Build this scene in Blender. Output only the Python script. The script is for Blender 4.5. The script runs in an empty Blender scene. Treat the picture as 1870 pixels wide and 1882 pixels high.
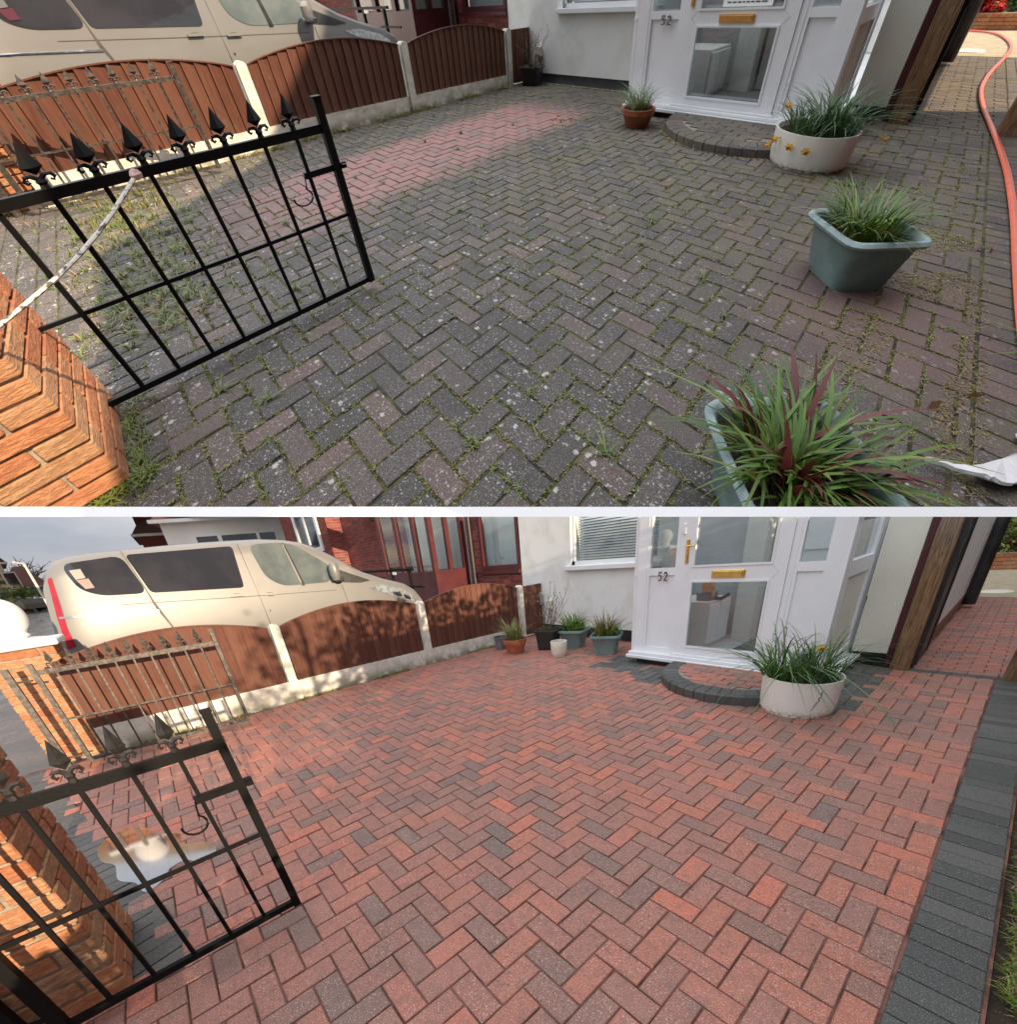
import bpy, bmesh, math, random
from mathutils import Vector, Matrix, noise as mnoise

# ------------------------------------------------------------------ camera, sky, sun, exposure
scene = bpy.context.scene
PX_W, F_PX = 1870.0, 738.0330717
CY_LOW, CY_UP = 1400.9414, 460.3619                 # optical-axis row of the lower and the upper view
EYE_LOW = Vector((0.17634, -1.65881, 1.46863)); ANG_LOW = (0.905832, 0.484718, -0.110157)
EYE_UP = Vector((-0.19033, -1.80511, 1.37819)); ANG_UP = (0.822222, 0.567630, -0.074103)

def view_rows(yaw, pitch, roll):
    base = Matrix(((1, 0, 0), (0, 0, -1), (0, 1, 0)))
    return Matrix.Rotation(roll, 3, 'Z') @ Matrix.Rotation(pitch, 3, 'X') @ base @ Matrix.Rotation(yaw, 3, 'Z').transposed()

R_LOW, R_UP = view_rows(*ANG_LOW), view_rows(*ANG_UP)

cam_data = bpy.data.cameras.new('camera')
cam_data.sensor_fit = 'HORIZONTAL'; cam_data.sensor_width = 36.0
cam_data.lens = 36.0 * F_PX / PX_W
cam_data.shift_y = (CY_LOW - 941.0) / PX_W          # shift lens: the frame reaches far above the optical axis
cam_data.clip_start = 0.05; cam_data.clip_end = 3000.0
cam = bpy.data.objects.new('camera', cam_data); scene.collection.objects.link(cam)
cam.matrix_world = Matrix.Translation(EYE_LOW) @ Matrix((R_LOW[0], -R_LOW[1], -R_LOW[2])).transposed().to_4x4()
scene.camera = cam

SUN_DIR = Vector((0.975, -0.070, 0.205)).normalized()      # towards the sun: low, from the right
sun_el = math.asin(SUN_DIR.z); sun_az = math.atan2(SUN_DIR.x, SUN_DIR.y)
world = bpy.data.worlds.new('World'); scene.world = world; world.use_nodes = True
wn, wl = world.node_tree.nodes, world.node_tree.links
wn.clear()
wo = wn.new('ShaderNodeOutputWorld'); bg = wn.new('ShaderNodeBackground'); bg.inputs['Strength'].default_value = 0.15
sky = wn.new('ShaderNodeTexSky'); sky.sky_type = 'NISHITA'; sky.sun_disc = False
sky.sun_elevation = sun_el; sky.sun_rotation = sun_az
sky.air_density = 1.0; sky.dust_density = 1.0; sky.ozone_density = 1.0
tc = wn.new('ShaderNodeTexCoord'); mp = wn.new('ShaderNodeMapping'); mp.inputs['Scale'].default_value = (1.0, 1.0, 3.2)
cn = wn.new('ShaderNodeTexNoise'); cn.inputs['Scale'].default_value = 2.6; cn.inputs['Detail'].default_value = 8; cn.inputs['Roughness'].default_value = 0.55
cr = wn.new('ShaderNodeValToRGB'); cr.color_ramp.elements[0].position = 0.24; cr.color_ramp.elements[1].position = 0.48
cm = wn.new('ShaderNodeMix'); cm.data_type = 'RGBA'
sx = wn.new('ShaderNodeSeparateXYZ'); over = wn.new('ShaderNodeMapRange')          # overcast sky: zenith three times the horizon
over.inputs['From Min'].default_value = 0.0; over.inputs['From Max'].default_value = 1.0; over.inputs['To Min'].default_value = 1.30; over.inputs['To Max'].default_value = 6.0
cn2 = wn.new('ShaderNodeTexNoise'); cn2.inputs['Scale'].default_value = 3.4; cn2.inputs['Detail'].default_value = 7
shade = wn.new('ShaderNodeValToRGB'); shade.color_ramp.elements[0].position = 0.36; shade.color_ramp.elements[0].color = (0.62, 0.67, 0.77, 1)
shade.color_ramp.elements[1].position = 0.66; shade.color_ramp.elements[1].color = (1.0, 1.0, 1.0, 1)
tint = wn.new('ShaderNodeMix'); tint.data_type = 'RGBA'; tint.blend_type = 'MULTIPLY'; tint.inputs['Factor'].default_value = 1.0
wl.new(tc.outputs['Generated'], mp.inputs['Vector']); wl.new(mp.outputs['Vector'], cn.inputs['Vector']); wl.new(mp.outputs['Vector'], cn2.inputs['Vector'])
wl.new(cn.outputs['Fac'], cr.inputs['Fac']); wl.new(cr.outputs['Color'], cm.inputs['Factor'])
wl.new(tc.outputs['Generated'], sx.inputs[0]); wl.new(sx.outputs['Z'], over.inputs['Value']); wl.new(over.outputs['Result'], tint.inputs['A'])
wl.new(cn2.outputs['Fac'], shade.inputs['Fac']); wl.new(shade.outputs['Color'], tint.inputs['B'])
wl.new(sky.outputs['Color'], cm.inputs['A']); wl.new(tint.outputs['Result'], cm.inputs['B'])
wl.new(cm.outputs['Result'], bg.inputs['Color']); wl.new(bg.outputs['Background'], wo.inputs['Surface'])

sun_data = bpy.data.lights.new('sun', 'SUN'); sun_data.energy = 2.8; sun_data.angle = math.radians(0.5); sun_data.color = (1.0, 0.79, 0.55)
sun = bpy.data.objects.new('sun', sun_data); scene.collection.objects.link(sun)
sun.rotation_euler = (-SUN_DIR).to_track_quat('-Z', 'Y').to_euler()
vs = scene.view_settings
vs.view_transform = 'Standard'; vs.look = 'None'; vs.gamma = 1.0; vs.exposure = 1.45; vs.use_curve_mapping = False

# ------------------------------------------------------------------ two yards, one camera
# The lower yard stands upright at its true size. The upper yard is a second, larger terrace that rises behind it
# on an inclined slab whose white front edge is the band between the two.
def k3(cy): return Matrix(((F_PX, 0, 935), (0, F_PX, cy), (0, 0, 1)))
SLOPE = R_LOW.transposed() @ k3(CY_LOW).inverted() @ k3(CY_UP) @ R_UP
TERRACE = 14.0

class Yard:
    def __init__(s, tag, eye, rows, cy, place, scale):
        s.tag, s.eye, s.rows, s.cy, s.place, s.scale = tag, eye, rows, cy, place, scale
        s.cut = None
    def ray(s, x, y): return s.rows.transposed() @ Vector(((x - 935) / F_PX, (y - s.cy) / F_PX, 1))
    def pix(s, v):
        c = s.rows @ (Vector(v) - s.eye)
        if c.z < 0.05: return None
        return 935 + F_PX * c.x / c.z, s.cy + F_PX * c.y / c.z, c.z
    def on(s, x, y, axis, val):
        d = s.ray(x, y); i = 'xyz'.index(axis); return s.eye + d * ((val - s.eye[i]) / d[i])

LOW = Yard('lower', EYE_LOW, R_LOW, CY_LOW, lambda v: Vector(v), 1.0)
UP = Yard('upper', EYE_UP, R_UP, CY_UP, lambda v: EYE_LOW + TERRACE * (SLOPE @ (Vector(v) - EYE_UP)), TERRACE)
n = R_LOW[0].cross(LOW.ray(935, 949.7)); n = n if n.z > 0 else -n; LOW.cut = (EYE_LOW, n.normalized())     # underside of the terrace edge
n = R_UP[0].cross(UP.ray(935, 931.5)); n = -n if n.z > 0 else n; UP.cut = (EYE_UP, n.normalized())
C = scene.collection

class MB:
    def __init__(s): s.v, s.f, s.r, s.rc = [], [], [], 0.5
    def add(s, vs, fs):
        o = len(s.v); s.v += [tuple(v) for v in vs]; s.r += [s.rc] * len(vs); s.f += [tuple(i + o for i in f) for f in fs]; return s
    def box(s, a, b):
        x0, y0, z0 = a; x1, y1, z1 = b
        return s.add([(x0,y0,z0),(x1,y0,z0),(x1,y1,z0),(x0,y1,z0),(x0,y0,z1),(x1,y0,z1),(x1,y1,z1),(x0,y1,z1)],
                     [(3,2,1,0),(4,5,6,7),(0,1,5,4),(1,2,6,5),(2,3,7,6),(3,0,4,7)])
    def cbox(s, a, b, c):                                   # box with every edge chamfered
        x0, y0, z0 = a; x1, y1, z1 = b; vs = []; ix = {}
        X, Y, Z = (x0, x1), (y0, y1), (z0, z1); S = (1, -1)
        for i in (0, 1):
            for j in (0, 1):
                for k in (0, 1):
                    for ax in range(3):
                        p = [X[i] + S[i]*c, Y[j] + S[j]*c, Z[k] + S[k]*c]; p[ax] = (X[i], Y[j], Z[k])[ax]
                        ix[i,j,k,ax] = len(vs); vs.append(p)
        g = lambda i,j,k,ax: ix[i,j,k,ax]
        fs = []
        for i in (0, 1):
            q = [g(i,0,0,0), g(i,1,0,0), g(i,1,1,0), g(i,0,1,0)]; fs.append(q if i else q[::-1])
            q = [g(0,i,0,1), g(0,i,1,1), g(1,i,1,1), g(1,i,0,1)]; fs.append(q if i else q[::-1])
            q = [g(0,0,i,2), g(1,0,i,2), g(1,1,i,2), g(0,1,i,2)]; fs.append(q if i else q[::-1])
        for i in (0, 1):
            for j in (0, 1):
                q = [g(i,j,0,0), g(i,j,1,0), g(i,j,1,1), g(i,j,0,1)]; fs.append(q if i != j else q[::-1])
                q = [g(i,0,j,0), g(i,1,j,0), g(i,1,j,2), g(i,0,j,2)]; fs.append(q[::-1] if i != j else q)
                q = [g(0,i,j,1), g(1,i,j,1), g(1,i,j,2), g(0,i,j,2)]; fs.append(q if i != j else q[::-1])
                for k in (0, 1):
                    q = [g(i,j,k,0), g(i,j,k,1), g(i,j,k,2)]; fs.append(q if (i + j + k) % 2 else q[::-1])
        return s.add(vs, fs)
    def paver(s, x0, y0, x1, y1, z, c=0.0035, d=0.035, tilt=(0, 0)):
        t = lambda x, y: z + tilt[0] * (x - x0) + tilt[1] * (y - y0)
        o = [(x0,y0),(x1,y0),(x1,y1),(x0,y1)]; i = [(x0+c,y0+c),(x1-c,y0+c),(x1-c,y1-c),(x0+c,y1-c)]
        vs = [(x,y,z-d) for x,y in o] + [(x,y,t(x,y)-c*.8) for x,y in o] + [(x,y,t(x,y)) for x,y in i]
        fs = [(8,9,10,11)] + [(k,(k+1)%4,4+(k+1)%4,4+k) for k in range(4)] + [(4+k,4+(k+1)%4,8+(k+1)%4,8+k) for k in range(4)]
        return s.add(vs, fs)
    def obox(s, c, ux, uy, uz):                             # oriented box, half-axis vectors
        c, ux, uy, uz = map(Vector, (c, ux, uy, uz))
        vs = [c + a*ux + b*uy + d*uz for d in (-1,1) for a,b in ((-1,-1),(1,-1),(1,1),(-1,1))]
        return s.add(vs, [(3,2,1,0),(4,5,6,7),(0,1,5,4),(1,2,6,5),(2,3,7,6),(3,0,4,7)])
    def bar(s, a, b, w, h=None):                            # square bar from a to b
        a, b = Vector(a), Vector(b); d = (b - a).normalized(); h = h or w
        u = d.cross(Vector((0,0,1)))
        u = Vector((1,0,0)) if u.length < 1e-3 else u.normalized()
        v = u.cross(d)
        return s.obox((a+b)/2, u*w/2, v*h/2, d*((b-a).length/2))
    def tube(s, pts, r, n=8, cap=True):
        pts = [Vector(p) for p in pts]; rs = r if isinstance(r, (list, tuple)) else [r]*len(pts); rings = []; vs = []
        up = Vector((0,0,1))
        for i, p in enumerate(pts):
            d = (pts[min(i+1,len(pts)-1)] - pts[max(i-1,0)]).normalized()
            u = d.cross(up)
            if u.length < 1e-3: u = d.cross(Vector((0,1,0)))
            u.normalize(); w = d.cross(u)
            rings.append(len(vs)); vs += [p + rs[i]*(math.cos(2*math.pi*k/n)*u + math.sin(2*math.pi*k/n)*w) for k in range(n)]
        fs = [(rings[i]+k, rings[i]+(k+1)%n, rings[i+1]+(k+1)%n, rings[i+1]+k) for i in range(len(pts)-1) for k in range(n)]
        if cap: fs += [tuple(range(n))[::-1], tuple(rings[-1]+k for k in range(n))]
        return s.add(vs, fs)
    def lathe(s, prof, c, n=32, a0=0.0, a1=2*math.pi, sq=None, rot=0.0):
        full = abs(a1 - a0 - 2*math.pi) < 1e-6; m = n if full else n + 1; vs = []
        for r, z in prof:
            for k in range(m):
                a = a0 + (a1 - a0)*k/n
                x, y = math.cos(a), math.sin(a)
                if sq:                                      # squared-off plan (superellipse)
                    q = (abs(x)**sq + abs(y)**sq)**(-1.0/sq); x, y = x*q, y*q
                x, y = x*math.cos(rot) - y*math.sin(rot), x*math.sin(rot) + y*math.cos(rot)
                vs.append((c[0]+r*x, c[1]+r*y, c[2]+z))
        fs = [(i*m+k, i*m+(k+1)%m, (i+1)*m+(k+1)%m, (i+1)*m+k) for i in range(len(prof)-1) for k in range(n)]
        return s.add(vs, fs)
    def disc(s, c, r, n=24, sq=None, rot=0.0):
        vs = [(c[0], c[1], c[2])]
        for k in range(n):
            a = 2*math.pi*k/n; x, y = math.cos(a), math.sin(a)
            if sq: q = (abs(x)**sq + abs(y)**sq)**(-1.0/sq); x, y = x*q, y*q
            vs.append((c[0]+r*(x*math.cos(rot)-y*math.sin(rot)), c[1]+r*(x*math.sin(rot)+y*math.cos(rot)), c[2]))
        return s.add(vs, [(0, 1+k, 1+(k+1)%n) for k in range(n)])
    def prism(s, poly, ax, a, b):                           # polygon in the two other axes, extruded along ax from a to b
        def p(u, w, t): return {'x': (t,u,w), 'y': (u,t,w), 'z': (u,w,t)}[ax]
        m = len(poly); vs = [p(u,w,a) for u,w in poly] + [p(u,w,b) for u,w in poly]
        return s.add(vs, [tuple(range(m))[::-1], tuple(range(m,2*m))] + [(k,(k+1)%m,m+(k+1)%m,m+k) for k in range(m)])
    def sheet(s, poly, z): return s.add([(x,y,z) for x,y in poly], [tuple(range(len(poly)))])
    def grid(s, x0, y0, x1, y1, nx, ny, fz):
        vs = [(x0+(x1-x0)*i/nx, y0+(y1-y0)*j/ny, fz(x0+(x1-x0)*i/nx, y0+(y1-y0)*j/ny)) for j in range(ny+1) for i in range(nx+1)]
        return s.add(vs, [(j*(nx+1)+i, j*(nx+1)+i+1, (j+1)*(nx+1)+i+1, (j+1)*(nx+1)+i) for j in range(ny) for i in range(nx)])
    def blade(s, p, h, w, az, lean, rng, seg=4, droop=1.0):  # one grass or leaf blade: a bent tapering strip
        p = Vector(p); d = Vector((math.cos(az), math.sin(az), 0)); sd = Vector((-d.y, d.x, 0)); s.rc = rng.random(); vs = []
        for i in range(seg+1):
            t = i/seg; out = lean*h*(t**1.6); up = h*(t - droop*lean*0.42*t*t*t)
            ww = w*(1 - t**2.2)*0.5 + 0.0004
            q = p + d*out + Vector((0,0,up)); tw = sd*ww + d*(ww*0.35)
            vs += [q - tw, q + tw]
        return s.add(vs, [(2*i, 2*i+1, 2*i+3, 2*i+2) for i in range(seg)])

MATS = {}
def build(Y, name, mb, mat, parent=None, base=None, smooth=False, kind=None, label=None, cat=None, group=None, fill=True, cut=True):
    """Link the collected geometry as one mesh object of yard Y; what would pass the terrace edge is trimmed there."""
    v, f, r = mb.v, mb.f, mb.r
    co, nn = Y.cut
    d = [(Vector(p) - co).dot(nn) for p in v]
    if cut and max(d) > 1e-5:
        bm = bmesh.new(); lay = bm.verts.layers.float.new('rnd')
        for p, q in zip(v, r):
            bv = bm.verts.new(p); bv[lay] = q
        bm.verts.ensure_lookup_table()
        for q in f:
            try: bm.faces.new([bm.verts[i] for i in q])
            except ValueError: pass
        g = bmesh.ops.bisect_plane(bm, geom=bm.verts[:] + bm.edges[:] + bm.faces[:], dist=1e-6, plane_co=co, plane_no=nn, clear_outer=True)
        if fill:
            ed = [e for e in g['geom_cut'] if isinstance(e, bmesh.types.BMEdge) and e.is_boundary]
            if ed: bmesh.ops.triangle_fill(bm, edges=ed, use_beauty=True)
        loose = [x for x in bm.verts if not x.link_faces]
        bmesh.ops.delete(bm, geom=loose, context='VERTS')
        bm.verts.index_update()
        v = [tuple(x.co) for x in bm.verts]; r = [x[lay] for x in bm.verts]; f = [tuple(x.index for x in q.verts) for q in bm.faces]
        bm.free()
        if not f: return None
    if base is None and parent is None:
        xs, ys, zs = zip(*v); base = ((min(xs)+max(xs))/2, (min(ys)+max(ys))/2, min(zs))
    org = Y.place(base) if base is not None else Vector((0,0,0))
    off = parent_loc(parent) if parent is not None else org
    me = bpy.data.meshes.new(name); me.from_pydata([Y.place(p) - off for p in v], [], f)
    a = me.attributes.new('yc', 'FLOAT_VECTOR', 'POINT'); a.data.foreach_set('vector', [c for p in v for c in p])
    a = me.attributes.new('rnd', 'FLOAT', 'POINT'); a.data.foreach_set('value', r)
    if smooth: me.polygons.foreach_set('use_smooth', [True]*len(me.polygons)); me.set_sharp_from_angle(angle=math.radians(42))
    me.materials.append(MATS[mat] if mat in MATS else MATS[mat + '_' + Y.tag]); me.update()
    o = bpy.data.objects.new(name, me); C.objects.link(o)
    if parent is not None: o.parent = parent
    else: o.location = org
    tagit(o, label, cat, group, kind); return o
def parent_loc(p):
    l = Vector((0,0,0))
    while p is not None: l += p.location; p = p.parent
    return l
def tagit(o, label=None, cat=None, group=None, kind=None):
    if o is None: return
    for k, q in (('label', label), ('category', cat), ('group', group), ('kind', kind)):
        if q: o[k] = q
def thing(Y, name, loc, label, cat, group=None, kind=None):
    o = bpy.data.objects.new(name, None); o.empty_display_size = 0.1; C.objects.link(o); o.location = Y.place(loc)
    tagit(o, label, cat, group, kind); return o

# ------------------------------------------------------------------ procedural materials (textured in yard metres)
class NM:
    def __init__(s, name):
        s.m = bpy.data.materials.new(name); s.m.use_nodes = True; s.t = s.m.node_tree; s.t.nodes.clear()
        s.out = s.t.nodes.new('ShaderNodeOutputMaterial'); MATS[name] = s.m; s._yc = None
    def n(s, typ, **kw):
        x = s.t.nodes.new('ShaderNode' + typ)
        for k, v in kw.items(): setattr(x, k, v)
        return x
    def put(s, sock, v):
        if hasattr(v, 'is_output') or isinstance(v, bpy.types.NodeSocket): s.t.links.new(v, sock)
        elif isinstance(v, (tuple, list)) and len(v) == 3 and sock.type == 'RGBA': sock.default_value = (*v, 1)
        else: sock.default_value = v
    def yc(s):
        if s._yc is None: a = s.n('Attribute'); a.attribute_name = 'yc'; s._yc = a.outputs['Vector']
        return s._yc
    def rnd(s): a = s.n('Attribute'); a.attribute_name = 'rnd'; return a.outputs['Fac']
    def vec(s, scale=(1,1,1), loc=(0,0,0)):
        m = s.n('Mapping'); s.put(m.inputs['Vector'], s.yc()); m.inputs['Scale'].default_value = scale; m.inputs['Location'].default_value = loc; return m.outputs[0]
    def noise(s, scale, detail=4, rough=0.55, v=None, dist=0.0):
        x = s.n('TexNoise'); s.put(x.inputs['Vector'], v if v is not None else s.yc()); x.inputs['Scale'].default_value = scale
        x.inputs['Detail'].default_value = detail; x.inputs['Roughness'].default_value = rough; x.inputs['Distortion'].default_value = dist; return x.outputs['Fac']
    def vor(s, scale, v=None, feat='F1'):
        x = s.n('TexVoronoi', feature=feat); s.put(x.inputs['Vector'], v if v is not None else s.yc()); x.inputs['Scale'].default_value = scale; return x.outputs['Distance']
    def step(s, v, a, b):                                   # 0 below a, 1 above b
        x = s.n('MapRange', interpolation_type='SMOOTHSTEP'); s.put(x.inputs['Value'], v)
        x.inputs['From Min'].default_value = min(a, b); x.inputs['From Max'].default_value = max(a, b)
        x.inputs['To Min'].default_value, x.inputs['To Max'].default_value = (0, 1) if a < b else (1, 0); return x.outputs['Result']
    def ramp(s, v, stops, const=False):
        x = s.n('ValToRGB'); s.put(x.inputs['Fac'], v); e = x.color_ramp.elements
        if const: x.color_ramp.interpolation = 'CONSTANT'
        while len(e) < len(stops): e.new(0.5)
        for q, (p, c) in zip(e, stops): q.position = p; q.color = (*c, 1)
        return x.outputs['Color']
    def mix(s, f, a, b, mode='MIX'):
        x = s.n('Mix', data_type='RGBA', blend_type=mode); s.put(x.inputs['Factor'], f); s.put(x.inputs['A'], a); s.put(x.inputs['B'], b); return x.outputs['Result']
    def math(s, op, a, b=0.0):
        x = s.n('Math', operation=op); s.put(x.inputs[0], a); s.put(x.inputs[1], b); return x.outputs[0]
    def bump(s, h, dist, strength=1.0, nrm=None):
        x = s.n('Bump'); s.put(x.inputs['Height'], h); x.inputs['Distance'].default_value = dist; x.inputs['Strength'].default_value = strength
        if nrm is not None: s.put(x.inputs['Normal'], nrm)
        return x.outputs['Normal']
    def bsdf(s, col, rough=0.6, nrm=None, metal=0.0, spec=0.5, **kw):
        x = s.n('BsdfPrincipled'); s.put(x.inputs['Base Color'], col); s.put(x.inputs['Roughness'], rough); s.put(x.inputs['Metallic'], metal)
        x.inputs['Specular IOR Level'].default_value = spec
        for k, v in kw.items(): s.put(x.inputs[k.replace('_', ' ')], v)
        if nrm is not None: s.put(x.inputs['Normal'], nrm)
        s.t.links.new(x.outputs[0], s.out.inputs['Surface']); return s

def plain(name, c1, c2=None, rough=0.5, scale=6.0, var=0.0, bump=0.0, bscale=60.0, metal=0.0, spec=0.5, stretch=(1,1,1), lo=0.35, hi=0.65, both=False, **kw):
    for tag, k in ((('_lower', 1.0), ('_upper', TERRACE * 0.6)) if bump else (('', 1.0),)):
        m = NM(name + tag); v = m.vec(stretch)
        col = m.mix(m.step(m.noise(scale, 5, 0.6, v), lo, hi), c1, c2 or c1)
        if var: col = m.mix(m.math('MULTIPLY', m.rnd(), var), col, tuple(q*0.35 for q in c1))
        nr = m.bump(m.noise(bscale, 4, 0.6, v), bump*k) if bump else None
        m.bsdf(col, rough, nr, metal, spec, **kw)

def make_materials():
    for tag, k in (('_lower', 1.0), ('_upper', TERRACE * 0.6)):
        # --- clean red block paving
        m = NM('paver_red' + tag); r = m.rnd()
        big = m.noise(0.9, 3); col = m.ramp(r, [(0.0, (0.56, 0.155, 0.088)), (0.12, (0.45, 0.152, 0.098)), (0.50, (0.355, 0.145, 0.105)), (0.86, (0.265, 0.135, 0.104)), (1.0, (0.175, 0.120, 0.100))])
        col = m.mix(m.math('MULTIPLY', m.step(big, 0.40, 0.66), 0.35), col, (0.41, 0.145, 0.092))
        col = m.mix(m.math('MULTIPLY', m.step(m.noise(2.7, 5, 0.65, m.vec(loc=(7,3,5))), 0.50, 0.68), 0.42), col, (0.16, 0.095, 0.078))
        col = m.mix(m.math('MULTIPLY', m.step(m.noise(170, 2, 0.7), 0.50, 0.62), 0.45), col, (0.10, 0.055, 0.05))
        col = m.mix(m.math('MULTIPLY', m.step(m.noise(230, 1, 0.5, m.vec(loc=(3,1,7))), 0.61, 0.68), 0.75), col, (0.62, 0.50, 0.44))
        col = m.mix(m.math('MULTIPLY', m.step(m.noise(22, 4, 0.6, m.vec(loc=(5,5,1))), 0.46, 0.66), 0.38), col, (0.17, 0.105, 0.090))
        dark = m.math('MULTIPLY', m.step(m.noise(75, 3, 0.6, m.vec(loc=(9,4,2))), 0.60, 0.67), m.step(m.noise(1.6, 3, 0.5, m.vec(loc=(2,8,0))), 0.40, 0.58))
        col = m.mix(m.math('MULTIPLY', dark, 0.75), col, (0.045, 0.035, 0.032))
        m.bsdf(col, m.ramp(m.noise(2.2, 3), [(0.3, (0.45,)*3), (0.7, (0.75,)*3)]), m.bump(m.noise(190, 3, 0.7), 0.0016*k, 0.8))
        # --- dark charcoal block paving
        m = NM('paver_dark' + tag); r = m.rnd()
        col = m.ramp(r, [(0, (0.050, 0.052, 0.049)), (0.6, (0.072, 0.073, 0.068)), (1, (0.098, 0.094, 0.086))])
        col = m.mix(m.math('MULTIPLY', m.step(m.noise(210, 1, 0.5), 0.60, 0.67), 0.55), col, (0.32, 0.32, 0.30))
        m.bsdf(col, 0.55, m.bump(m.noise(190, 3, 0.7), 0.0015*k, 0.8))
        # --- weathered, lichen-spotted block paving of the uncleaned yard
        m = NM('paver_mossy' + tag); r = m.rnd()
        col = m.ramp(r, [(0, (0.060, 0.053, 0.048)), (0.60, (0.090, 0.077, 0.068)), (0.90, (0.122, 0.092, 0.080)), (1, (0.150, 0.098, 0.084))])
        col = m.mix(m.math('MULTIPLY', m.step(m.noise(150, 3, 0.7), 0.48, 0.64), 0.55), col, (0.025, 0.023, 0.024))
        col = m.mix(m.math('MULTIPLY', m.step(m.noise(260, 1, 0.5, m.vec(loc=(3,1,7))), 0.60, 0.68), 0.6), col, (0.36, 0.33, 0.31))
        wob = m.n('VectorMath', operation='MULTIPLY_ADD'); nz = m.n('TexNoise'); m.put(nz.inputs['Vector'], m.yc()); nz.inputs['Scale'].default_value = 90; nz.inputs['Detail'].default_value = 3
        m.put(wob.inputs[0], nz.outputs['Color']); wob.inputs[1].default_value = (.022, .022, .022); m.put(wob.inputs[2], m.yc())
        near = m.step(m.math('ADD', m.sep('x'), m.sep('y')), 0.9, -1.5)
        for sc, lo, hi, nsc, na, nb, amt in ((24, 0.30, 0.22, 7, 0.53, 0.60, 0.85), (58, 0.26, 0.16, 4, 0.42, 0.56, 0.75), (120, 0.24, 0.16, 3, 0.36, 0.52, 0.6)):
            spot = m.math('MULTIPLY', m.step(m.vor(sc, wob.outputs[0]), lo, hi), m.step(m.noise(nsc, 4, 0.6, m.vec(loc=(sc, 2, 0))), na, nb))
            col = m.mix(m.math('MULTIPLY', spot, m.math('MULTIPLY', amt, m.math('ADD', 0.35, m.math('MULTIPLY', near, 0.65)))), col, (0.55, 0.54, 0.50))
        far = m.step(m.sep('y'), -1.4, 1.4)                                          # brown-green film towards the house
        col = m.mix(m.math('MULTIPLY', far, m.math('MULTIPLY', m.step(m.noise(3.5, 4), 0.40, 0.62), 0.60)), col, (0.150, 0.130, 0.075))
        px = m.math('ADD', m.sep('x'), m.math('MULTIPLY', m.sep('y'), 0.068)); ww = m.noise(2.0, 3)          # the strip already washed
        strip = m.math('SUBTRACT', 0.72, m.math('ABSOLUTE', m.math('ADD', px, 3.78)))
        strip = m.math('MULTIPLY', m.step(m.math('ADD', strip, m.math('MULTIPLY', ww, 0.45)), 0.12, 0.52), m.math('MULTIPLY', m.step(m.sep('y'), -1.9, -0.5), m.step(m.sep('y'), 3.1, 2.2)))
        col = m.mix(m.math('MULTIPLY', strip, 0.78), col, m.ramp(r, [(0, (0.46, 0.215, 0.195)), (0.6, (0.40, 0.215, 0.195)), (1, (0.30, 0.20, 0.185))]))
        rp = m.math('MULTIPLY', m.step(m.math('ABSOLUTE', m.math('ADD', m.sep('x'), 0.05)), 0.60, 0.2), m.step(m.math('ABSOLUTE', m.math('SUBTRACT', m.sep('y'), 0.42)), 0.75, 0.2))
        col = m.mix(m.math('MULTIPLY', rp, 0.55), col, (0.20, 0.115, 0.10))
        m.bsdf(col, 0.85, m.bump(m.noise(150, 4, 0.7), 0.0022*k, 0.9))
        # --- joints
        m = NM('joint_sand' + tag)
        m.bsdf(m.mix(m.step(m.noise(5, 4, 0.6), 0.35, 0.62), (0.060, 0.028, 0.020), (0.21, 0.100, 0.074)), 0.9, m.bump(m.noise(300, 2), 0.002*k))
        m = NM('joint_moss' + tag)
        c = m.mix(m.step(m.noise(14, 4), 0.42, 0.60), (0.026, 0.022, 0.016), (0.105, 0.105, 0.022))
        m.bsdf(m.mix(m.step(m.noise(5, 3, 0.5, m.vec(loc=(4,4,0))), 0.5, 0.66), c, (0.10, 0.092, 0.040)), 0.95, m.bump(m.noise(260, 3), 0.004*k))
        # --- rustic orange facing brick
        m = NM('brick_orange' + tag); r = m.rnd()
        col = m.ramp(r, [(0, (0.42, 0.155, 0.075)), (0.5, (0.50, 0.215, 0.105)), (0.85, (0.50, 0.255, 0.135)), (1, (0.42, 0.265, 0.145))])
        w = m.noise(44, 5, 0.6, m.vec((0.62, 0.62, 1.7)), 0.8)
        col = m.mix(m.math('MULTIPLY', m.step(w, 0.60, 0.42), 0.55), col, (0.24, 0.085, 0.035))
        col = m.mix(m.math('MULTIPLY', m.step(m.noise(6, 3), 0.5, 0.7), 0.4), col, (0.62, 0.36, 0.19))
        col = m.mix(m.math('MULTIPLY', m.step(m.noise(140, 3, 0.7), 0.56, 0.68), 0.35), col, (0.20, 0.09, 0.05))
        m.bsdf(col, 0.9, m.bump(m.noise(160, 3, 0.7), 0.002*k, 0.8, m.bump(w, 0.009*k, 1.0)))
        m = NM('brick_red' + tag); r = m.rnd()
        col = m.ramp(r, [(0, (0.150, 0.030, 0.026)), (0.6, (0.225, 0.046, 0.036)), (1, (0.300, 0.075, 0.050))])
        m.bsdf(m.mix(m.math('MULTIPLY', m.noise(60, 4), 0.4), col, (0.10, 0.028, 0.024)), 0.8, m.bump(m.noise(90, 4), 0.003*k))
        # --- render, concrete
        m = NM('render_white' + tag)
        c = m.mix(m.step(m.noise(2.5, 5, 0.6), 0.45, 0.72), (0.80, 0.80, 0.77), (0.70, 0.69, 0.63))
        c = m.mix(m.math('MULTIPLY', m.step(m.noise(26, 4, 0.7), 0.60, 0.74), 0.25), c, (0.52, 0.50, 0.44))
        m.bsdf(c, 0.8, m.bump(m.noise(120, 4, 0.7), 0.0035*k, 0.7))
        m = NM('concrete' + tag)
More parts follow.
